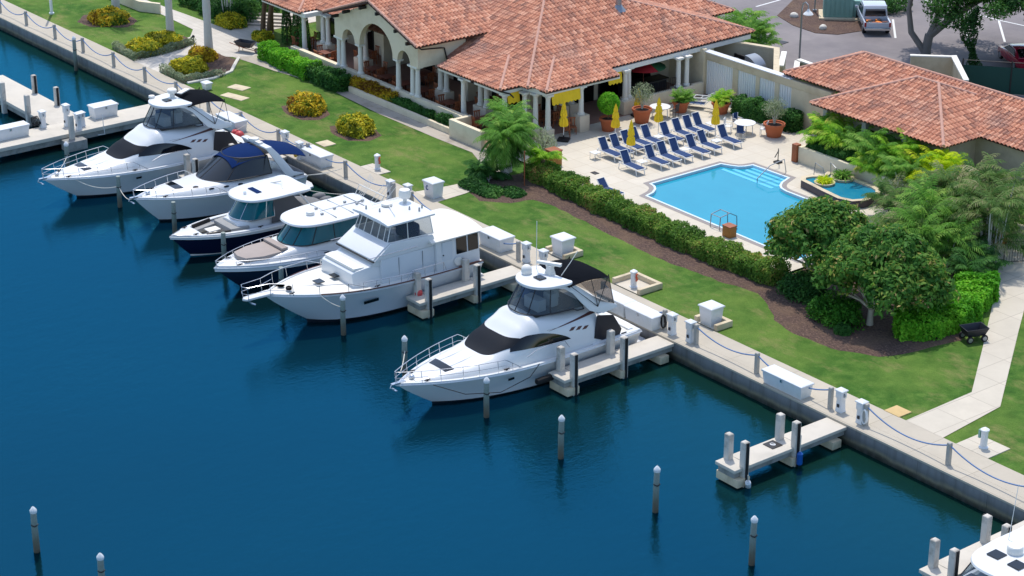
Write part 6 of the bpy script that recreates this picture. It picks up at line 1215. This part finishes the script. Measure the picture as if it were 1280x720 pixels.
for x,y,r,l,s in ((-.2,9.0,(1.5,1.2,1.5),'rounded green shrub under the left magnolia',8),(2.9,8.0,(1.6,1.25,1.5),'rounded green shrub left of the right magnolia trunk',9),(4.2,7.2,(.45,.45,.55),'small shrub tuft at the foot of the right magnolia',10)): shrub('round_shrub',l,'shrub',(x,y),r,3400,.09,LF_DARK if s!=9 else leafm('mid green leaves',[(0,(34,84,24)),(.6,(62,122,34)),(1,(104,160,52))]),s)
hedge('clipped_hedge','dark green hedge at the foot of the shutter wall',[(-24.6,27.6),(-21.5,27.7),(-19.6,27.8)],1.2,1.25,420,.09,LF_DARK,11)
# ---- magnolias
def limb(m,a,b,r0,r1,bow=.15):
    a,b=Vector(a),Vector(b); mid=a.lerp(b,.5)+Vector((random.uniform(-bow,bow),random.uniform(-bow,bow),.1)); m.tube([a,a.lerp(mid,.5)*1,mid,mid.lerp(b,.5),b],[r0,lerp(r0,r1,.25),lerp(r0,r1,.5),lerp(r0,r1,.75),r1],8)
def magnolia(label,x,y,cl,trunk,n,seed,sx=1.06,sz=1.06):
    cl=[((c[0]*sx,c[1]*sx,c[2]*sz-.1),(r[0]*1.12,r[1]*1.12,r[2]*1.12)) for c,r in cl]
    random.seed(seed); t=thing('magnolia_tree',label,'tree',(x,y,.98)); m=MB(); base=Vector((0,0,0)); fork=Vector(trunk)
    m.tube([(0,0,-.1),(.02,0,.1),tuple(fork*.6),tuple(fork)],[.26,.19,.15,.14],9)
    for c,r in cl: limb(m,fork,(c[0]*.8,c[1]*.8,c[2]-.3*r[2]),.075,.02)
    for a in (0,1.3,2.6,3.9,5.2): limb(m,fork,(1.3*math.cos(a),1.3*math.sin(a),fork.z+.8),.085,.045,.12)
    m.build('trunk',TRUNKW,t); lf=LEAF()
    for i,(c,r) in enumerate(cl):
        k=int(n*r[0]*r[1]); sub=RNG.normal(0,1,(30,3)); sub/=np.linalg.norm(sub,axis=1,keepdims=True); sub[:,2]=np.abs(sub[:,2])*1.1-.3
        for q in sub:
            cc=np.array(c)+q*np.array(r)*.82; kk=max(20,k//30); d=RNG.normal(0,1,(kk,3)); d/=np.linalg.norm(d,axis=1,keepdims=True); rad=RNG.uniform(.35,.6)*.9
            p=cc+d*(RNG.uniform(.3,1,(kk,1))**.6)*np.array([rad,rad,rad*.85])*1.15; tn=np.clip(.42+RNG.normal(0,.16,kk)+.55*(random.random()-.5)+(RNG.random(kk)<.05)*.5,0,1); lf.leaves(p,d+np.array([0,0,.4])+q*.5,.15,tn,.45,.7)
    lf.build('crown',LF_MAG,t); random.seed(seed+100)
magnolia('dark broad leaved magnolia tree nearer the pool, left of the pair',-.3,10.0,[((-1.2,-.3,3.0),(1.4,1.4,1.1)),((-.2,1.0,3.5),(1.5,1.5,1.2)),((.3,-.6,3.3),(1.4,1.3,1.1)),((-1.1,1.0,3.3),(1.4,1.4,1.1)),((0,.3,3.9),(1.3,1.3,.9)),((-1.0,-.9,2.5),(1.2,1.0,.9)),((.9,.6,3.1),(1.3,1.3,1.0)),((-1.9,.1,2.2),(1.0,1.1,.9)),((1.2,-.7,2.4),(.9,.9,.8)),((-1.3,1.4,2.3),(1.2,1.2,1.0)),((1.2,1.3,2.3),(1.2,1.1,1.0))],(0.05,-.1,1.0),1150,21)
magnolia('lighter magnolia tree with forked white trunk, right of the pair',4.3,9.0,[((-1.7,-.1,2.7),(1.3,1.3,1.1)),((.5,.6,3.1),(1.5,1.4,1.2)),((-.8,1.3,3.5),(1.6,1.5,1.2)),((1.1,1.5,3.1),(1.5,1.4,1.1)),((-.5,-.6,3.0),(1.4,1.2,1.0)),((-1.9,1.2,3.0),(1.4,1.3,1.1)),((.2,1.2,3.8),(1.4,1.3,.9)),((1.2,-.2,2.6),(1.2,1.1,.9)),((1.9,.8,2.3),(1.0,1.1,1.0)),((-2.4,.5,2.1),(1.0,1.1,1.0)),((-1.4,-.9,2.2),(1.0,.8,.7)),((1.8,1.8,2.1),(1.2,1.2,1.1)),((-1.2,1.9,2.2),(1.4,1.2,1.0)),((1.7,-.6,2.1),(.9,.8,.75))],(0,.05,.85),1050,22)
# ---- palms
def palm_tree(name,label,x,y,h,nf,fl,mat,trunk,r=.16,lean=(0,0),kind='pinnate',seed=0,skirt=0,z=.98,el=(-.2,1.3),wd=.42,group=None):
    random.seed(seed); t=thing(name,label,'palm',(x,y,z),random.uniform(0,6),group); top=(lean[0],lean[1],h)
    m=MB(); P=[(lean[0]*(k/10)**1.5,lean[1]*(k/10)**1.5,h*k/10-.1*(k==0)) for k in range(11)]; m.tube(P,[r*(1.25 if k==0 else 1.0+.12*(k%2)-.12*k/10) for k in range(11)],10); m.build('trunk',trunk,t); lf=LEAF()
    for k in range(nf):
        e=random.uniform(*el); az=random.uniform(0,6.28)
        if kind=='pinnate': frond(lf,top,az,e,fl*random.uniform(.8,1.1),wd,1.1,20,np.clip(random.gauss(.5,.2),0,1),.85)
        else: fan(lf,top,az,e,fl*.5*random.uniform(.8,1.1),fl*.55,18,np.clip(random.gauss(.5,.2),0,1))
    for k in range(skirt): fan(lf,(lean[0],lean[1],h-.3),random.uniform(0,6.28),random.uniform(-1.3,-.6),fl*.3,fl*.4,12,.05)
    lf.build('crown',mat,t); return t
def clump(name,label,x,y,n,h,fl,mat,seed,z=.98,spread=.6,wd=.4,stems=True,group=None):
    random.seed(seed); t=thing(name,label,'palm',(x,y,z),0,group); lf=LEAF(); m=MB()
    for k in range(n):
        a=random.uniform(0,6.28); d=spread*random.random()**.5; bx,by=d*math.cos(a),d*math.sin(a); hh=h*random.uniform(.25,1.0)
        if stems: m.tube([(bx*.5,by*.5,-.05),(bx,by,hh)],[.05,.035],6)
        for q in range(random.randint(5,7)): frond(lf,(bx,by,hh),random.uniform(0,6.28),random.uniform(.25,1.4),fl*1.1*random.uniform(.7,1.1),wd*1.05,1.15,17,np.clip(random.gauss(.5,.24),0,1),.85)
    if stems: m.build('stems',TRUNKG,t)
    lf.build('fronds',mat,t); return t
# sabal cluster at the hedge end
palm_tree('feather_palm','feathery arching palm with shaggy pale trunk at hedge end',-24.2,8.0,2.5,64,2.2,LF_PALM,TRUNKG,.26,(0,.1),'pinnate',31,14,el=(-.6,1.35),wd=.55)
palm_tree('feather_palm','taller feathery palm just behind the shaggy trunk',-25.0,8.9,2.7,44,1.9,LF_PALM,TRUNKG,.2,(-.2,.2),'pinnate',37,0,el=(-.4,1.35),wd=.45)
palm_tree('fan_palm','lime green fan palm leaning beside the honey coloured box',-22.8,9.7,1.2,26,1.5,LF_ARECA,TRUNKB,.15,(.1,0),'pinnate',32,0,el=(-.1,1.4),wd=.4)
palm_tree('date_palm','feathery palm against the restaurant corner columns',-27.6,10.9,2.3,56,2.1,LF_PALM,TRUNKB,.24,(0,0),'pinnate',33,0,el=(-.3,1.35),wd=.36)
clump('bird_of_paradise','dark green broad fronded plant at the palm foot',-24.4,6.9,6,.5,1.3,LF_DARK,34,wd=.5)
for x,y,r,l,s in ((-22.8,5.6,(1.3,.9,.5),'low dark green groundcover shrub nearer the lawn',12),(-24.2,5.6,(.95,.8,.55),'low dark green shrub beside the garden path',13),(-21.6,6.6,(.9,.7,.4),'flat dark green shrub at mulch bed corner',14)): shrub('groundcover_shrub',l,'shrub',(x,y),r,2200,.085,LF_DARK,s)
shrub('silver_shrub','wispy grey green shrub below the restaurant corner',"shrub",(-26.3,12.6),(1.1,1.0,1.7),1500,.07,LF_OLIVE,15,.35)
t=thing('sign_post','thin rusty post beside the fan palm','post',(-22.3,8.0,.98)); MB().cyl((0,0,0),(0,0,2.2),.035,n=8).build('post',BROWNW,t)
# row of palms in the raised planter and the thicket to the right
k=0
for x,y,n,h,fl,mt,lb in ((-14.6,25.6,9,1.7,1.5,LF_ARECA,'lime green areca palm clump at the left end of the raised planter'),(-13.2,25.2,8,1.2,1.5,LF_ARECA,'areca palm clump second from the left in the raised planter'),(-11.6,25.4,8,1.1,1.5,LF_PALM,'deep green areca clump third from the left in the planter'),(-10.0,25.2,8,1.5,1.6,LF_PALM,'green areca palm clump below the middle of the cabana eave'),(-8.3,25.0,8,1.4,1.7,LF_ARECA,'light green areca clump left of the yellow palm'),(-9.4,24.3,7,.6,1.3,LF_ARECA,'drooping areca clump at the planter front wall'),(-5.6,25.0,9,1.6,1.6,LF_YEL,'bright yellow palm clump below the cabana roof corner'),(-6.6,23.9,8,1.0,1.4,LF_PALM,'grey green palm clump in front of the yellow palm'),
 (-3.2,24.9,9,.9,1.5,LF_PALM,'green palm clump right of the yellow palm by the beige wall'),(-1.0,25.0,9,1.0,1.5,LF_DRY,'dry tipped palm clump near the right edge below the roof')):
    k+=1; clump('areca_palm',lb,x,y,int(n*1.6),h*1.05,fl*1.0,mt,40+k,1.9 if y>23.7 else .98,1.0)
for x,y,n,h,fl,mt,lb in ((-5.0,21.4,8,1.0,1.4,LF_DRY,'sparse pale palm clump right of the spa'),(-2.8,21.6,12,2.2,1.8,LF_DRY,'drying palm clump behind the magnolias, left part of the thicket'),(-.8,19.8,11,2.2,1.8,LF_PALM,'green palm clump behind right magnolia in the thicket'),(.6,22.4,12,3.0,1.9,LF_DRY,'tall drying palm clump in the middle of the thicket'),(1.2,17.6,11,1.8,1.8,LF_PALM,'green palm clump at the thicket front above the lime hedge'),(2.6,20.1,11,2.8,1.8,LF_DRY,'drying palm clump beside the black gate'),(-1.2,17.2,9,1.5,1.7,LF_DRY,'pale drooping palm clump just behind the magnolia crown'),(2.0,24.6,10,1.2,1.6,LF_PALM,'green palm clump at the right frame edge'),(3.6,17.6,8,1.0,1.4,LF_DARK,'low dark green palm clump at the path by the lime hedge')):
    k+=1; clump('thicket_palm',lb,x,y,int(n*1.7),h*1.3,fl*1.12,mt,60+k,.98,1.25)
hedge('planter_groundcover','low leafy groundcover spilling along the raised planter front',[(-14.7,24.35),(-9,24.3),(-2,24.4)],.9,.6,380,.11,LF_DARK,17,1.95)
hedge('planter_groundcover','leafy groundcover at the left end of the raised planter',[(-14.4,25.2),(-14.3,28.0)],.9,.7,380,.11,LF_BRIGHT,18,1.95)
# royal palms (crowns above the frame), coconut stems, far planting
for x,y,l in ((-72.7,7.9,'smooth grey royal palm trunk farthest left, crown above the frame'),(-63.0,7.2,'smooth grey royal palm trunk in the middle croton bed'),(-58.2,7.6,'smooth grey royal palm trunk in the nearest croton bed')): palm_tree('royal_palm',l,x,y,11,16,3.2,LF_PALM,TRUNKG,.27,(0,0),'pinnate',int(-x),0,el=(.1,1.3),wd=.6)
for x,y,le,l in ((-60.6,13.6,(-1.2,-.6),'dark leaning palm trunk by the steps, left one'),(-60.1,14.0,(-.5,.6),'dark leaning palm trunk by the steps, middle one'),(-59.6,13.5,(-1.6,.5),'dark leaning palm trunk by the steps, nearest pavilion')): palm_tree('leaning_palm',l,x,y,7,14,2.4,LF_PALM,TRUNKB,.17,le,'pinnate',int(-y*10),0,el=(.1,1.3))
for i,(x,y) in enumerate(((-56.6,13.2),(-55.2,13.2),(-53.9,13.0))):
    t=thing('cypress_tree',['narrow green columnar cypress farthest from the arches','narrow dark cypress in the middle of the three','narrow dark cypress nearest the pavilion column'][i],'cypress',(x,y,.98)); lf=LEAF(); n=2600; h=RNG.uniform(0,1,n); a=RNG.uniform(0,6.28,n); rr=.42*np.clip(1.15-h,.0,.85)**.5*RNG.uniform(.8,1.08,n); p=np.stack([rr*np.cos(a),rr*np.sin(a),.1+h*3.0],1); lf.leaves(p,np.stack([np.cos(a),np.sin(a),np.full(n,.4)],1),.07,clumptint(p,.5,i),.4,.6); lf.build('foliage',LF_DARK,t); MB().cyl((0,0,0),(0,0,2.6),.09,.03,8).build('trunk',TRUNKB,t)
for i,(x,y,r,l,mt) in enumerate(((-63.4,12.6,(1.5,1.0,1.1),'mixed croton and green shrub beside the steps, front one',LF_CROT),(-64.4,14.4,(1.8,1.5,1.6),'dark green shrub mass beside the steps, behind croton',LF_DARK),(-67.0,13.4,(1.8,1.3,1.2),'green shrub mass left of the multi stemmed palm',LF_DARK),(-70.0,13.6,(2.2,1.4,1.3),'dark shrub mass near the top edge at the upper walkway',LF_DARK),(-58.6,12.3,(.9,.8,.8),'small shrub at the foot of the leaning palms',LF_CROT),(-66.5,16.5,(2.8,2,2.2),'tall dark shrub mass behind the multi stemmed palm',LF_DARK),(-73,15.5,(3,2,2.0),'tall dark shrub mass at the upper frame edge',LF_DARK))): shrub('garden_shrub',l,'shrub',(x,y),r,2600,.11,mt,70+i,.45)
clump('multi_stem_palm','multi stemmed palm with thin pale stems by the steps',-65.6,13.6,7,4.5,2.0,LF_PALM,88,.98,.7)
st=thing('garden_steps','pale stone steps leading up behind the plaza','steps',(-61.6,14.4,.98),R(40))
for i in range(4): MB().box(-1.8,1.8,i*.45,i*.45+.46,0,.14*(i+1)).build('step',PLAZ,st)
UW=thing('garden_wall','low cream garden wall along the upper walkway','wall'); MB().prism([(-79,8.9),(-71.2,9.1),(-69.6,10.0),(-69.8,10.2),(-71.3,9.35),(-79,9.15)],.95,1.75).build('wall',STUC,UW)
# palms behind the clubhouse, oak in the parking lot
for i,(x,y,h,l) in enumerate(((-35.6,37.6,1.6,'green fan palm clump behind the plant yard, left'),(-34.0,38.4,1.8,'green palm clump behind the plant yard, middle'),(-33.2,37.6,1.0,'green palm clump behind the plant yard, right'),(-37.0,39.6,2.0,'green palm clump behind the wing roof tip'),(-32.6,36.6,.6,'low palm clump at the foot of the plant yard wall'))): clump('back_palm',l,x,y,8,h,1.6,LF_PALM,90+i,.98,.8)
random.seed(5); OK=thing('oak_tree','large spreading oak with grey forked trunk in the parking lot','tree',(-26.0,47.3,.98)); m=MB()
m.tube([(0,0,-.1),(0,0,.5),(.1,.1,1.6)],[.42,.34,.31],10); F0=(.1,.1,1.5)
m.tube([(0,-.1,.3),(-.9,-.7,1.7),(-1.1,-.9,3.4),(-.9,-.7,5.2)],[.24,.22,.18,.13],9); m.tube([F0,(.4,.5,3.0),(.1,.3,4.8),(.2,.5,6.8)],[.25,.2,.15,.1],9); m.tube([F0,(1.2,1.3,3.0),(2.6,2.6,4.4),(3.6,3.6,5.4)],[.29,.25,.2,.13],9); m.tube([(1.2,1.3,3.0),(1.0,2.0,4.6),(.4,2.6,6.4)],[.17,.13,.07],8); m.tube([(2.6,2.6,4.4),(4.6,3.6,5.2),(6.6,4.0,5.6)],[.2,.14,.06],8)
lf=LEAF()
for i in range(150):
    a=random.uniform(0,6.28); d=random.random()**.5; cx,cy,cz=3.2+6.6*d*math.cos(a)-.0,3.0+5.6*d*math.sin(a),5.6-1.0*d*d+random.uniform(-1.0,2.2)
    if math.hypot(cx,cy)<2.0 and cz<4.6: cz+=2.0
    k=330; q=RNG.normal(0,1,(k,3)); q/=np.linalg.norm(q,axis=1,keepdims=True); r=random.uniform(.8,1.35); p=np.array([cx,cy,cz])+q*(RNG.uniform(.2,1,(k,1))**.6)*np.array([r,r,r*.6]); lf.leaves(p,q+np.array([0,0,.5]),.13,np.clip(.45+RNG.normal(0,.18,k)+random.uniform(-.22,.22),0,1),.45,.7)
    if i%3==0: m.tube([(2.2,2.2,4.6),((cx+2.2)/2,(cy+2.2)/2,(cz+4.6)/2+.3),(cx,cy,cz-.2)],[.12,.07,.02],6)

for i in range(70):
    q_=random.uniform(1,11.5); dd=random.uniform(-2.6,2.6); cx,cy,cz=.62*q_-.79*dd,.79*q_+.62*dd,random.uniform(4.6,7.2)-(.9 if random.random()<.15 else 0)
    k=330; q=RNG.normal(0,1,(k,3)); q/=np.linalg.norm(q,axis=1,keepdims=True); r=random.uniform(.8,1.3); p=np.array([cx,cy,cz])+q*(RNG.uniform(.2,1,(k,1))**.6)*np.array([r,r,r*.6]); lf.leaves(p,q+np.array([0,0,.7]),.13,np.clip(.45+RNG.normal(0,.18,k)+random.uniform(-.22,.22),0,1),.45,.7)
m.tube([(2.6,2.6,4.4),(5,5.4,5.4),(7.5,8.2,5.8)],[.18,.12,.05],8); m.build('trunk',OAKB,OK); lf.build('crown',LF_OAK,OK)
VN=thing('hanging_vine','dark vine hanging in a column beside the service wall','vine',(-20.2,45.2,.98)); lf=LEAF()
for z in np.arange(.1,5.2,.16):
    k=60; q=RNG.normal(0,1,(k,3)); q/=np.linalg.norm(q,axis=1,keepdims=True); r=.42+.2*math.sin(z*2.3); lf.leaves(np.array([.25*math.sin(z*1.3),.2*math.cos(z),z])+q*r*np.array([1,1,.6]),q,.12,np.clip(RNG.normal(.15,.15,k),0,1),.45,.7)
lf.build('foliage',LF_OAK,VN); MB().tube([(0,0,0),(.2,.1,1.7),(-.1,.1,3.4),(.1,0,5.2)],.04,6).build('stem',OAKB,VN)
for i,(x,y,l) in enumerate(((-46.5,57,'shrub mass at the top edge of the planted island'),(-36.5,54.5,'green shrub behind the transformer cabinet'),(-44,41.5,'dark shrub behind the wing roof'))): shrub('parking_shrub',l,'shrub',(x,y),(2.2,2,1.6),2200,.13,LF_OAK,80+i,.45)
